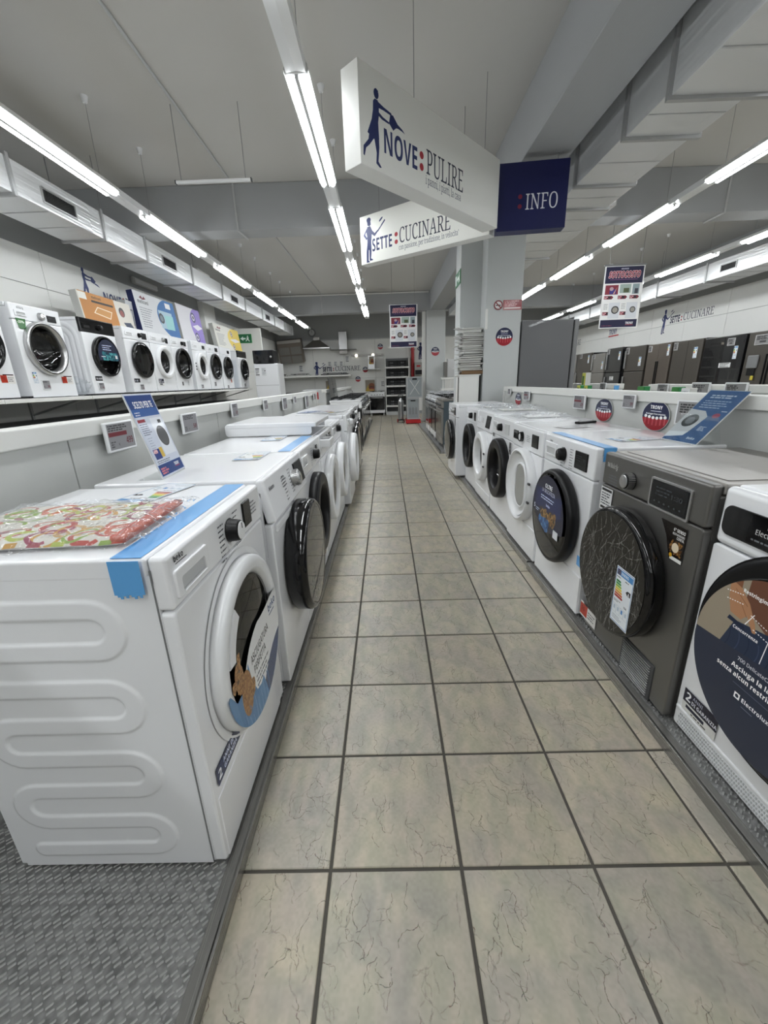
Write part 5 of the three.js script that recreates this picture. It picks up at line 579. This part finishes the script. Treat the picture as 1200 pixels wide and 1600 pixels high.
poster('hanging SOTTOCOSTO offer poster on wires over the far end of the aisle', .29, .86, 1.87, 2.69, -8.5, 0); poster('hanging SOTTOCOSTO offer poster on wires in front of the right wall', 3.6, 4.2, 1.9, 2.78, -6.4, -.03);
{ const o = thing('wall_lettering', 'printed cook figure and SETTE:CUCINARE lettering high on the right wall', 'lettering', [6.892, 2.36, -9.3], WEST); print('lettering', 'ws', 1.75, .56, drawWall('s'), o, [0, 0, 0], null, { ppm: 500 }); }
{ const o = thing('wall_lettering', 'short blue shop lettering underlined in red on the right wall under the hanging poster', 'lettering', [6.892, 2.38, -12.3], WEST); print('lettering', 'wt', .56, .24, drawTronyWall, o, [0, 0, 0], null, { ppm: 500 }); }
{ const o = thing('wall_lettering', 'far end of grey lettering on the right wall beside the big grey fridge', 'lettering', [6.892, 2.3, -15.0], WEST); print('lettering', 'wr', 1.2, .3, (x, W, H) => T(x, 'CUCINARE', W, H * .8, H * .8, { f: 'serif', c: '#55596a', al: 'right', sx: .75 }), o, [0, 0, 0], null, { ppm: 400 }); }
{ const o = thing('no_smoking_sign', 'round no-smoking sign with a red text plate beside it on the near grey pillar', 'no-smoking sign', [1.755, 2.08, -5.047]); part('round_plate', cyl(.057, .057, .004, 40).clone().rotateX(PI / 2), M.paper, o, [-.118, 0, .002]); print('no_smoking_print', 'ns', .112, .112, drawNoSmoke, o, [-.118, 0, .0045], null, { ppm: 1200 }); part('text_plate', rb(.24, .12, .004, .0015, 1), M.paper, o, [.062, -.002, .002]); print('text_print', 'rp', .236, .116, drawRedPlate, o, [.062, -.002, .0045], null, { ppm: 1000, gloss: 1 }); }
{ const o = thing('exit_sign', 'green exit sign with a running figure on the side of the near grey pillar', 'exit sign', [1.196, 2.49, -5.53], WEST); part('sign_plate', rb(.4, .17, .008, .002, 1), M.green, o); print('pictogram', 'ex2', .39, .16, drawExit, o, [0, 0, .0045], null, { ppm: 500 }); }
// ------------------------------------------------------------------ behind the right rail: grey fridge, second island, boxes, fridge wall
{ const o = thing('fridge', 'large plain grey fridge seen from its side, standing right of the near pillar', 'fridge', [2.345, 0, -5.33], EAST); part('cabinet', rb(.6, 1.84, .66, .01, 2), phy(L(.14, .142, .147), .45, { clearcoat: .2 }), o, [0, .97, -.06]); part('door', rb(.6, 1.84, .06, .016, 3), phy(L(.2, .202, .207), .4), o, [0, .97, .315]); part('door_gap', rb(.58, 1.82, .014, .003, 1), M.blackMatt, o, [0, .97, .278]); part('handle', rb(.03, .9, .04, .012, 2), M.silver, o, [.24, 1.1, .36]); part('foot', rb(.5, .05, .5, .006, 1), M.darkGrey, o, [0, .026, -.05]); }
partition('white-railed partition of the second island on the right, farther piece before the gap', 2.905, -1, -4.31, -5.56, []); partition('white-railed partition of the second island on the right, nearer piece', 2.905, -1, 1.5, -3.68, [.3, -1, -2.3]);
{ const o = thing('counter', 'low white counter between the two railed partitions on the right, carrying detergent boxes', 'counter', [2.22, 0, -1.7]); part('counter_top', rb(.74, .03, 6, .006, 2), M.whiteMatt, o, [0, .885, 0]); for (let i = 0; i < 8; i++) part('front_panel', rb(.02, .84, .74, .003, 1), M.panel, o, [.33, .45, -2.62 + i * .75]); part('carcass', bx(.6, .84, 5.9), M.lightGrey, o, [-.02, .45, 0]); part('plinth_base', bx(.5, .03, 5.8), M.darkGrey, o, [0, .016, 0]); }
function packBox(label, p, s, key, draw, mat) { const o = thing('detergent_box', label, 'box', p, WEST + .1, 'boxes behind the right rail'); part('box_body', rb(...s, .004, 2), mat, o, [0, s[1] / 2, 0]); print('box_print', key, s[0] * .98, s[1] * .98, draw, o, [0, s[1] / 2, s[2] / 2 + .0008], null, { ppm: 500 }); }
packBox('green box standing alone behind the right rail', [2.1, .9015, -2.47], [.07, .2, .05], 'gb1', drawGreenBox, M.green); packBox('green and cream box behind the right rail, near the large grey price label', [2.1, .9015, -2.09], [.06, .2, .05], 'gb1', drawGreenBox, M.green); packBox('cream box with printed lines beside the green and cream box', [2.1, .9015, -1.99], [.07, .195, .05], 'gb2', drawSheet, M.card);
packBox('left one of two yellow-green boxes near the grey fridge', [2.1, .9015, -3.5], [.06, .2, .045], 'yb1', drawYellowBox, M.green); packBox('right one of two yellow-green boxes near the grey fridge', [2.1, .9015, -3.35], [.06, .2, .045], 'yb1', drawYellowBox, M.green); packBox('tall pale yellow box behind the two yellow-green boxes', [2.4, .9015, -4.05], [.07, .32, .06], 'yb2', drawYellowBox, M.card);
{ const o = thing('detergent_bottle', 'small blue bottle standing in the gap between the two rear rails', 'bottle', [2.1, .9015, -2.85]); part('bottle_body', lathe([[0, 0], [.04, 0], [.045, .02], [.045, .1], [.03, .15], [.018, .17], [.018, .175], [0, .175]], 24).clone().rotateX(-PI / 2), phy(L(.06, .25, .5), .25, { clearcoat: .5 }), o); part('cap', cyl(.02, .02, .03, 16), M.tapeBlue, o, [0, .188, 0]); }
const t2 = (z, w, h, y, label, key, seed) => priceTag(label, [2.88, y, z], WEST, w, h, key, drawGrey(seed));
t2(-3.45, .17, .085, 1.05, 'small grey price label on the rear right rail, above the small dark label', 's1', 21); t2(-2.95, .22, .15, 1.03, 'grey price label on the rear right rail right of the green and cream box', 's2', 22); t2(-2.58, .22, .15, 1.03, 'grey price label on the rear right rail above the tilted blue offer sheet', 's3', 23); t2(-4.6, .15, .1, 1.05, 'small price label on the farther piece of the rear right rail', 's4', 24);
// fridges along the right wall, fronts at x = 6.2
function fridge(label, za, zb, h, col, kind, tags) {
  const w = za - zb, o = thing('fridge', label, 'fridge', [6.2, .053, (za + zb) / 2], WEST, 'fridges along the right wall'), side = M.blackMatt; part('cabinet', rb(w - .01, h - .06, .62, .01, 2), side, o, [0, (h - .06) / 2 + .012, -.35]); part('foot', rb(w - .1, .014, .5, .004, 1), M.darkGrey, o, [0, .0075, -.33]);
  const H = h - .06, D = (x, y, dw, dh) => part('door', rb(dw, dh, .06, .014, 3), col, o, [x, y, -.005]);
  if (kind === 'side') { for (const s of [-1, 1]) { const d = D(s * w / 4, H / 2 + .02, w / 2 - .004, H - .03); part('handle', rb(.02, .8, .03, .008, 2), M.blackSatin, d, [-s * (w / 4 - .03), .1, .035]); } }
  else if (kind === 'one') { D(0, H / 2 + .02, w - .012, H - .03); part('door_seam', rb(.004, H - .06, .004, .001, 1), M.blackMatt, o, [.02, H / 2 + .02, .026]); }
  else { const a = kind === 'low' ? .72 : 1.18; D(0, a / 2 + .02, w - .012, a - .01); D(0, (a + H) / 2 + .02, w - .012, H - a - .012); part('handle', rb(.03, .42, .04, .012, 2), M.silver, o, [-w / 2 + .06, a + .3, .05]); part('handle', rb(.03, .42, .04, .012, 2), M.silver, o, [-w / 2 + .06, a - .3, .05]); }
  for (const [x, y, tw, thh, k] of tags) { const t = part(k === 'e' ? 'energy_label' : 'price_tag', rb(tw, thh, .006, .002, 1), M.whitePlastic, o, [x, y, .03]); print('tag_print', k === 'e' ? 'fe' : 'ft' + k, .12, .12, k === 'e' ? drawEnergy : k === 'n' ? drawNotice : drawGrey(30), t, [0, 0, .0035], null, { ppm: 350 }).scale.set(tw * .94 / .12, thh * .94 / .12, 1); }
  return o;
}
const bronze = phy(L(.15, .128, .108), .38, { metalness: .5 }), umber = phy(L(.11, .1, .088), .36, { metalness: .5 }), inox = std(L(.3, .29, .27), .4, { metalness: .6 }), coal = phy(L(.012, .012, .013), .18, { clearcoat: .7 });
{ const o = fridge('dark bronze side-by-side fridge with a water dispenser, cut by the right edge of the photo', -5.68, -6.58, 1.78, umber, 'side', [[-.16, 1.6, .3, .15, 'p']]); const d = part('water_dispenser', rb(.2, .2, .03, .02, 3), M.midGrey, o, [-.26, 1.27, .04]); part('dispenser_niche', rb(.15, .14, .01, .01, 2), M.blackMatt, d, [0, -.14, -.002]); part('yellow_tag', rb(.05, .07, .02, .01, 2), std(L(.6, .5, .05), .5), o, [-.2, 1.02, .05]); }
fridge('glossy black fridge with two white labels, second from the right edge', -6.63, -7.56, 1.78, coal, 'one', [[.17, 1.62, .16, .12, 'p'], [.3, 1.44, .08, .21, 'e'], [.12, 1.24, .26, .08, 'n']]); fridge('dark olive fridge with a slim recessed handle, left of the glossy black one', -7.6, -8.44, 1.8, umber, 'one', [[-.33, 1.65, .12, .14, 'p'], [.26, 1.5, .1, .2, 'e']]); fridge('bronze two-door fridge with a vertical seam, left of the dark olive one', -8.5, -9.3, 1.81, bronze, 'side', [[-.3, 1.66, .12, .12, 'p'], [.33, 1.6, .07, .22, 'e']]);
fridge('dark brown fridge-freezer with a lower door, beneath the shop lettering', -9.38, -10.2, 1.82, umber, 'two', [[-.32, 1.68, .14, .14, 'p'], [.24, 1.42, .1, .2, 'e']]); fridge('dark grey fridge-freezer with a white label on its lower door', -10.36, -11.1, 1.85, coal, 'two', [[-.3, 1.72, .12, .12, 'p'], [.26, 1.6, .08, .2, 'e'], [0, 1.05, .18, .1, 'n']]); fridge('grey steel fridge, third from the far end of the right wall', -11.2, -11.92, 1.76, inox, 'two', [[-.25, 1.65, .12, .12, 'p'], [.26, 1.4, .08, .2, 'e']]); fridge('dark steel fridge with a small display, second from the far end of the right wall', -11.98, -12.9, 1.82, umber, 'low', [[-.2, 1.7, .14, .12, 'p'], [.3, 1.6, .08, .22, 'e']]); fridge('light bronze fridge at the far end of the right wall beside the grey fridge', -12.98, -13.8, 1.82, inox, 'two', [[.3, 1.62, .08, .22, 'e']]);
{ const o = thing('display_plinth', 'low dark plinth under the fridges along the right wall', 'plinth'); part('plinth_body', rb(.9, .05, 8.6, .004, 1), M.darkGrey, o, [6.4, .025, -9.7]); }
// white pedestal with a pile of magazines in the pillar's corner
{ const o = thing('pedestal', 'white pedestal cabinet in front of the pillar, carrying a pile of magazines', 'cabinet', [1.3, 0, -5.2]); part('cabinet_body', rb(.27, 1.24, .24, .004, 2), M.panel, o, [.0, .62, 0]); for (const s of [-1, 1]) part('side_edge', rb(.009, 1.22, .02, .002, 1), M.blackMatt, o, [s * .14, .61, .105]); part('cabinet_door', rb(.265, 1.2, .012, .003, 1), M.panel, o, [.0, .62, .124]); part('top_board', rb(.31, .014, .26, .003, 1), M.panel, o, [0, 1.246, 0]); }
{ const r = rng(55), n = 21; let y = 1.2535; const mats = [std(L(.6, .6, .58), .6), M.card, std(L(.38, .37, .35), .6), std(L(.65, .65, .63), .6), std(L(.25, .22, .21), .6)];
  for (let i = 0; i < n; i++) { const th = i === 0 ? .05 : .02 + r() * .02, dark = i === 8, m = i === 0 ? M.brown : dark ? M.blackMatt : mats[Math.floor(r() * 5)], ang = (r() - .5) * .42; const o = thing('magazine', i === 0 ? 'brown paper bundle lying at the bottom of the magazine pile' : dark ? 'black magazine bundle in the middle of the magazine pile' : `pale magazine bundle in the pile on the white pedestal, ${['', 'second', 'third', 'fourth', 'fifth', 'sixth', 'seventh', 'eighth', 'ninth', 'tenth', 'eleventh', 'twelfth', 'thirteenth', 'fourteenth', 'fifteenth', 'sixteenth', 'seventeenth', 'eighteenth', 'nineteenth', 'twentieth', 'topmost'][i]} ${i === n - 1 ? 'one' : 'from the bottom'}`, 'magazine', [1.335 + (r() - .5) * .05, y, -5.2 + (r() - .5) * .03], ang, 'pile of magazines'); const fold = i % 2 === 0;
    part('cover', rb(.3, th * .9, .21, Math.min(.006, th * .4), 2), m, o, [0, th / 2, 0]); part('pages', rb(.292, th * .5, .214, .002, 1), i ? M.card : M.brown, o, [-.002, th / 2, 0]); if (fold) part('bent_cover', rb(.08, .003, .2, .001, 1), M.paper, o, [-.18, th * .7, 0], [0, 0, -.5 + r() * .9]); y += th; } }
// ------------------------------------------------------------------ cookers and the far end of the aisle
plinth('low plinth under the cookers on the far left of the aisle', -.29, -.95, -7.15, -12.9); plinth('low plinth under the cookers on the far right of the aisle', 1.06, 1.72, -6.2, -11.2);
function cooker(label, x, z, ry, col, front, w = .6, opts = {}) {
  const o = thing('cooker', label, 'cooker', [x, opts.base ?? BASE, z], ry, 'cookers at the far end'), h = .85; part('body', rb(w - .004, h - .13, .56, .006, 2), opts.side || col, o, [0, .09 + (h - .13) / 2, -.3]); for (const sx of [-1, 1]) for (const sz of [-.06, -.52]) part('foot', cyl(.022, .022, .092, 12), M.lightGrey, o, [sx * (w / 2 - .05), .046, sz]);
  part('hob', rb(w, .035, .59, .006, 2), opts.hob || col, o, [0, h - .022, -.295]); const d = part('oven_door', rb(w - .02, .47, .035, .01, 2), front, o, [0, .44, -.005]); part('oven_glass', rb(w - .12, .3, .006, .003, 1), M.black, d, [0, -.02, .0165]); part('oven_handle', merge([bar([-w / 2 + .06, 0, .045], [w / 2 - .06, 0, .045], .01, 8), bar([-w / 2 + .08, 0, 0], [-w / 2 + .08, 0, .045], .007), bar([w / 2 - .08, 0, 0], [w / 2 - .08, 0, .045], .007)]), M.silver, d, [0, .2, .014]);
  part('control_panel', rb(w - .01, .1, .04, .008, 2), col, o, [0, .75, -.005]); for (let i = 0; i < 5; i++) part('knob', lathe([[0, .028], [.016, .026], [.019, 0]], 18), opts.knob || M.darkGrey, o, [-w * .36 + i * w * .18, .75, .015]); part('drawer', rb(w - .02, .1, .03, .008, 2), col, o, [0, .145, -.004]);
  for (const [bx2, bz] of [[-.15, -.16], [.15, -.16], [-.15, -.42], [.15, -.42]]) { part('burner', lathe([[0, .014], [.03, .014], [.04, .006], [.05, 0]], 22).clone().rotateX(-PI / 2), M.blackMatt, o, [bx2, h - .004, bz]); } for (const s of [-1, 1]) { const l = []; for (const [p, q] of [[[-.13, 0], [.13, 0]], [[0, -.24], [0, .24]], [[-.13, -.13], [.13, -.13]], [[-.13, .13], [.13, .13]]]) l.push(bar([p[0], .028, p[1]], [q[0], .028, q[1]], .006, 5)); part('pan_support', merge(l), M.blackMatt, o, [s * .15, h - .002, -.29]); }
  if (opts.lid) part('glass_lid', rb(w - .02, .42, .006, .002, 1), M.glass, o, [0, h + .21, -.575], [-.1, 0, 0]); if (opts.film) { const f = vnoise(32, opts.film), g = new THREE.PlaneGeometry(w, .6, 30, 30), q = g.attributes.position; for (let i = 0; i < q.count; i++) q.setZ(i, .02 + .05 * f(q.getX(i) * 30 + 16, q.getY(i) * 30 + 16)); g.computeVertexNormals(); part('protective_film', g, M.film, o, [0, h + .015, -.29], [-PI / 2, 0, 0]); } return o;
}
cooker('nearest white cooker on the far left with an opened glass lid and black hob', -.305, -7.52, EAST, M.white, M.black, .6, { lid: 1, hob: M.white });
cooker('steel cooker second on the far left of the aisle, with a dark front', -.31, -8.18, EAST, M.silver, M.black, .62, { lid: 1 }); cooker('blue-grey cooker third on the far left of the aisle', -.31, -8.86, EAST, M.teal, M.silver, .62); cooker('steel cooker fourth on the far left of the aisle', -.31, -9.54, EAST, M.silver, M.silver, .62); cooker('wide dark cooker fifth on the far left of the aisle', -.31, -10.34, EAST, M.blackSatin, M.silver, .88); cooker('white cooker last on the far left of the aisle', -.31, -11.2, EAST, M.white, M.black, .6);
cooker('wide steel range cooker with blue-grey sides, nearest on the far right of the aisle', 1.12, -6.8, WEST, M.brushed, M.brushed, .88, { side: M.teal, hob: M.brushed }); cooker('white cooker with film on its hob, second on the far right of the aisle', 1.12, -7.62, WEST, M.white, M.black, .6, { film: 3 }); cooker('white cooker with film on its hob, third on the far right of the aisle', 1.12, -8.27, WEST, M.white, M.black, .6, { film: 4 }); cooker('white cooker fourth on the far right of the aisle, before the grey crates', 1.12, -8.92, WEST, M.white, M.silver, .6, { film: 6 });
{ const o = thing('display_case', 'small white open display frame beyond the right cookers near the far pillar', 'display frame', [2.05, .93, -11.8]); for (const s of [-1, 0, 1]) part('upright', rb(.03, .28, .03, .004, 1), M.panel, o, [s * .2, .17, 0]); part('top_bar', rb(.5, .05, .2, .004, 1), M.panel, o, [0, .31, 0]); part('base_case', rb(.55, .96, .4, .006, 1), M.panel, o, [0, -.45, 0]); }
{ const o = thing('steel_chimney', 'upright steel cooker-hood chimney standing beside the far pillar', 'hood chimney', [2.06, 1.268, -11.8]); part('chimney', rb(.2, .5, .2, .006, 1), M.silver, o, [0, .25, 0]); part('chimney_sleeve', rb(.1, .42, .18, .006, 1), M.darkSteel, o, [-.15, .21, 0]); part('chimney_sleeve', rb(.1, .4, .18, .006, 1), M.brushed, o, [.15, .2, 0]); }
function crate(label, x, y, z, w, h, cross) { const o = thing('steel_backed_appliance', label, 'appliance', [x, y, z]); part('casing', rb(w, h, .5, .01, 2), M.backSteel, o, [0, h / 2, -.26]); part('edge_frame', ext((() => { const s = rrShape(w, h, .015); s.holes.push(rrShape(w - .06, h - .06, .01)); return s; })(), .016, .004), M.galvFlange, o, [0, h / 2, -.012]); if (cross) { for (const s of [-1, 1]) part('pressed_rib', rb(.022, h * .82, .012, .005, 2), M.lightGrey, o, [0, h * .5, .002], [0, 0, s * .6]); part('top_slot', rb(.12, .02, .01, .003, 1), M.blackMatt, o, [0, h - .05, .003]); } else for (let i = 0; i < 3; i++) part('vent_slot', rb(.03, .2, .008, .004, 1), M.midGrey, o, [-.09 + i * .09, h * .4, .002]); part('carry_handle', rb(.14, .03, .02, .006, 1), M.blackMatt, o, [0, h - .07, .004]); return o; }
crate('grey steel-backed appliance with a pressed cross, stacked on top of another', 1.0, .73, -11.52, .46, .58, 1); crate('grey steel-backed appliance with slots, lower of the stack, on a red base', .95, .13, -11.5, .36, .595, 0);
{ const o = thing('dolly', 'red low dolly under the stack of grey steel-backed appliances', 'dolly', [.95, 0, -11.7]); part('platform', rb(.42, .07, .56, .01, 2), M.red, o, [0, .09, 0]); part('rim', rb(.44, .05, .03, .008, 2), M.red, o, [0, .045, .27]); for (const sx of [-1, 1]) for (const sz of [-1, 1]) part('wheel', cyl(.027, .027, .03, 14).clone().rotateZ(PI / 2), M.blackMatt, o, [sx * .17, .027, sz * .2]); }
{ const o = thing('hand_truck', 'silver cylinder on a small trolley with red wheels left of the grey appliances', 'gas cylinder', [.61, 0, -11.95]); part('cylinder', lathe([[0, 0], [.075, 0], [.08, .02], [.08, .5], [.06, .56], [.03, .58], [.03, .62], [0, .62]], 28).clone().rotateX(-PI / 2), M.silver, o, [0, .1, 0]); part('frame', merge([bar([-.07, .03, -.09], [-.07, .8, -.09], .012), bar([.07, .03, -.09], [.07, .8, -.09], .012), bar([-.07, .8, -.09], [.07, .8, -.09], .012), tg(bx(.18, .02, .2), [0, .08, 0])]), M.darkGrey, o); for (const s of [-1, 1]) part('wheel', cyl(.05, .05, .03, 18).clone().rotateZ(PI / 2), M.red, o, [s * .1, .05, -.06]); }
// far wall: hoods, shelves with hobs, cooker, rack
const ZB = -15.6;
{ const o = thing('cooker_hood', 'slanted dark steel cooker hood with four filter panels on the far wall', 'cooker hood', [-3.26, 2.37, -15.35]); const g = kin('slanted_body', o, [0, 0, 0], [.2, 0, .06]); part('hood_body', rb(.88, .8, .3, .01, 2), bronze, g); part('control_strip', rb(.86, .1, .02, .004, 1), M.brushed, g, [0, .34, .155]); for (const a of [-1, 1]) for (const b of [-1, 1]) part('filter_panel', rb(.37, .255, .015, .004, 1), M.darkSteel, g, [a * .21, -.06 + b * .15 - .06, .155]); }
{ const o = thing('cooker_hood', 'pyramid-shaped steel cooker hood left of the chimney hood on the far wall', 'cooker hood', [-2.3, 2.42, ZB + .26]); const g = new THREE.CylinderGeometry(.17, .68, .26, 4, 1); g.rotateY(PI / 4); g.scale(1, 1, .5); part('hood_canopy', g.toNonIndexed(), M.brushed, o, [0, .16, 0]); part('hood_rim', rb(.97, .04, .48, .006, 1), M.silver, o, [0, .012, 0]); part('chimney', rb(.24, .12, .16, .004, 1), M.brushed, o, [0, .33, -.04]); }
{ const o = thing('cooker_hood', 'cooker hood with a tall steel chimney and flat glass plate on the far wall', 'cooker hood', [-1.34, 2.36, ZB + .2]); part('chimney', rb(.29, .62, .24, .004, 1), M.silver, o, [0, .3, 0]); part('glass_plate', rb(.97, .012, .44, .004, 1), M.glass, o, [0, .0, .02]); part('motor_box', rb(.3, .12, .26, .006, 1), M.brushed, o, [0, -.08, 0]); }
{ const o = thing('cooker_hood', 'small cooker hood with a narrow chimney and glass plate above the far white cooker', 'cooker hood', [-.33, 1.66, ZB + .22]); part('chimney', rb(.24, .46, .24, .004, 1), M.silver, o, [0, .24, 0]); part('glass_plate', rb(.62, .02, .46, .005, 1), M.silver, o, [0, 0, .0]); print('leaflet', 'bg2', .18, .26, drawBurger, o, [0, .3, .122], null, { ppm: 250 }); }
{ const o = thing('lamp_rail', 'narrow steel rail with small lit spots above the far white cooker', 'lamp rail', [-.47, 2.16, ZB + .04]); part('rail', rb(1.2, .07, .05, .006, 1), M.brushed, o); for (const x of [-.42, .2]) part('spot_lamp', lathe([[0, .02], [.05, .02], [.055, 0]], 18), M.spot, o, [x, 0, .02]); }
{ const o = thing('wall_shelf', 'white shelf with hobs on the far wall below the hoods', 'shelf', [-2.57, 1.47, ZB + .3]); part('shelf_board', rb(2.96, .06, .5, .006, 1), M.rail, o); for (const x of [-.9, .55, 1.46]) part('bracket', bar([x, .02, .2], [x, .36, -.24], .012, 4), M.rail, o); part('under_light', rb(2.8, .02, .3, .004, 1), M.lightGrey, o, [0, -.04, 0]); }
function hob(label, p, w, d, mat, tilt = 0) { const o = thing('hob', label, 'hob', p, 0, 'hobs on the far wall'); const g = kin('hob_unit', o, [0, 0, 0], [tilt, 0, 0]); part('hob_plate', rb(w, .03, d, .006, 2), mat, g, [0, .016, 0]); for (const [a, b] of [[-.28, -.22], [.28, -.22], [-.28, .22], [.28, .22]]) { part('burner', lathe([[0, .02], [.035, .02], [.05, .004], [.055, 0]], 18).clone().rotateX(-PI / 2), M.midGrey, g, [a * w, .031, b * d]); } part('pan_support', merge([-.28, 0, .28].flatMap((a) => [bar([a * w, .062, -d * .42], [a * w, .062, d * .42], .008, 5), bar([-w * .44, .062, a * d], [w * .44, .062, a * d], .008, 5)])), M.blackMatt, g); for (let i = 0; i < 4; i++) part('knob', lathe([[0, .03], [.02, .028], [.024, 0]], 14).clone().rotateX(-PI / 2), M.silver, g, [w * (-.3 + i * .2), .031, d * .42]); }
hob('steel hob on the far wall shelf below the slanted hood', [-3.0, 1.502, ZB + .3], .75, .42, M.silver); hob('wide black hob on the far wall shelf behind the lettering', [-1.7, 1.502, ZB + .3], 1.0, .42, M.blackSatin); hob('steel sink-like hob at the left end of the far wall shelf', [-3.75, 1.502, ZB + .3], .5, .42, M.brushed);
{ const o = thing('counter', 'long grey counter below the shelf on the far wall', 'counter', [-2.6, 0, ZB + .32]); part('counter_top', rb(3.0, .04, .6, .006, 1), M.darkGrey, o, [0, .89, 0]); for (let i = 0; i < 5; i++) part('front_panel', rb(.58, .84, .02, .004, 1), M.panel, o, [-1.2 + i * .6, .44, .28]); part('carcass', rb(2.9, .84, .52, .006, 1), M.lightGrey, o, [0, .44, -.02]); }
{ const o = thing('wall_lettering', 'printed cook figure and SETTE:CUCINARE lettering on the far wall', 'lettering', [-1.65, 1.7, ZB + .012]); print('lettering', 'wf', 1.85, .6, drawWall('s'), o, [0, 0, 0], null, { ppm: 420 }); }
const card = (label, x, y, w, h, k) => { const o = thing('price_card', label, 'price card', [x, y, ZB + .02], 0, 'price cards on the far wall'); part('card_board', rb(w, h, .008, .002, 1), M.paper, o); print('card_print', 'nt', .1, .17, drawNotice, o, [0, 0, .0045], null, { ppm: 400 }).scale.set(w * .95 / .1, h * .96 / .17, 1); };
card('white price card at the far left of the far wall', -3.92, 1.86, .13, .22); card('white price card on the far wall below the slanted hood', -3.0, 1.77, .14, .22); card('first of three small white cards over the lettering on the far wall', -1.91, 1.9, .11, .15); card('second of three small white cards over the lettering on the far wall', -1.69, 1.9, .11, .15); card('third of three small white cards over the lettering on the far wall', -1.47, 1.9, .11, .15); card('white price card under the chimney hood on the far wall', -1.24, 2.05, .13, .2); card('grey-white price card right of the far white cooker', .06, 1.13, .13, .18);
{ const o = thing('food_poster', 'yellow and brown food poster leaning above the far white cooker', 'poster', [-.42, 1.08, ZB + .06]); part('poster_board', rb(.37, .42, .01, .002, 1), M.paper, o); print('poster_print', 'burg', .36, .41, drawBurger, o, [0, 0, .0055], null, { ppm: 400 }); } { const o = thing('food_poster', 'brown food poster in the shade under the far wall shelf', 'poster', [-1.93, 1.13, ZB + .06]); part('poster_board', rb(.35, .34, .01, .002, 1), M.paper, o); print('poster_print', 'burg', .36, .41, drawBurger, o, [0, 0, .0055], null, { ppm: 400 }).scale.set(.94, .8, 1); }
roundSticker('round navy and red sticker high on the far wall beside the hanging poster', [.01, 2.45, ZB + .012], 0, .2, .2); roundSticker('round navy and red sticker on the far wall left of the small hood', [-.58, 1.66, ZB + .012], 0, .2, .2); roundSticker('round navy and red sticker on the far wall above the food poster', [-.87, 1.33, ZB + .012], 0, .2, .2);
{ const o = thing('wall_clock', 'round pale wall clock high on the grey far wall at left', 'clock', [-2.49, 3.0, ZB + .02]); part('clock_case', lathe([[0, .03], [.1, .03], [.13, .02], [.135, 0]], 32), M.midGrey, o); part('clock_face', lathe([[0, .032], [.1, .032]], 32), M.lightGrey, o); part('clock_hand', rb(.01, .08, .004, .001, 1), M.blackMatt, o, [0, .03, .035]); }
cooker('white cooker against the far wall at the end of the aisle', -.15, -14.97, 0, M.white, M.black, .56, { knob: M.midGrey, base: .001 });
{ const o = thing('display_rack', 'white rack against the far wall holding five shelves of hobs', 'rack', [.61, 0, -15.28]); for (const s of [-1, 1]) part('side_panel', rb(.03, 2.05, .5, .004, 1), M.panel, o, [s * .43, 1.03, 0]); part('back_panel', rb(.84, 2.0, .015, .003, 1), M.midGrey, o, [0, 1.02, -.24]); for (const y of [.33, .71, 1.04, 1.35, 1.69]) { part('rack_shelf', rb(.84, .03, .48, .004, 1), M.panel, o, [0, y, 0]); part('shelf_edge', rb(.84, .06, .015, .003, 1), M.rail, o, [0, y - .005, .245]); } part('base_board', rb(.84, .12, .46, .004, 1), M.lightGrey, o, [0, .06, 0]); }
['bottom', 'second', 'middle', 'fourth', 'top'].forEach((n, i) => hob(`black gas hob propped up on the ${n} shelf of the far rack`, [.61, [.351, .731, 1.061, 1.371, 1.711][i] + .06, -15.22], .7, .34, M.darkGrey, 1.0));
{ const o = thing('pipe', 'red upright pipe on the far wall right of the rack', 'pipe', [1.2, 0, -15.5]); part('pipe_run', cyl(.06, .06, 2.7, 18), M.red, o, [0, 1.36, 0]); for (const y of [.4, 1.3, 2.3]) part('pipe_collar', cyl(.072, .072, .05, 18), M.red, o, [0, y, 0]); }
{ const o = thing('steel_box', 'grey steel wall box with a red label beside the red pipe', 'box', [1.43, 1.62, -15.4]); part('box_body', rb(.34, .44, .2, .006, 1), M.brushed, o); part('red_label', rb(.14, .06, .004, .001, 1), M.red, o, [-.03, .1, .102]); part('lower_window', rb(.3, .16, .006, .003, 1), M.blackMatt, o, [0, -.12, .1]); }
{ const o = thing('wall_figure', 'dark blue printed figure on the far wall beside the far pillar', 'lettering', [1.5, 2.25, ZB + .012]); print('figure_print', 'fig', .26, .6, (x, W, H) => { x.save(); x.translate(W * .05, 0); chef(x, H * .98, '#1d2550'); x.restore(); }, o, [0, 0, 0], null, { ppm: 300 }); }
{ const o = thing('appliance_box', 'grey cardboard appliance box with a red square label beyond the left rail', 'cardboard box', [-1.3, .0, -8.3]); part('box_body', rb(.5, 1.08, .5, .006, 1), M.lightGrey, o, [0, .54, 0]); part('red_label', rb(.12, .14, .003, .001, 1), M.red, o, [.02, .96, .2515]); part('tape_strip', rb(.5, .05, .002, .0008, 1), M.card, o, [0, .78, .2515]); }
renderer.render(scene, camera);
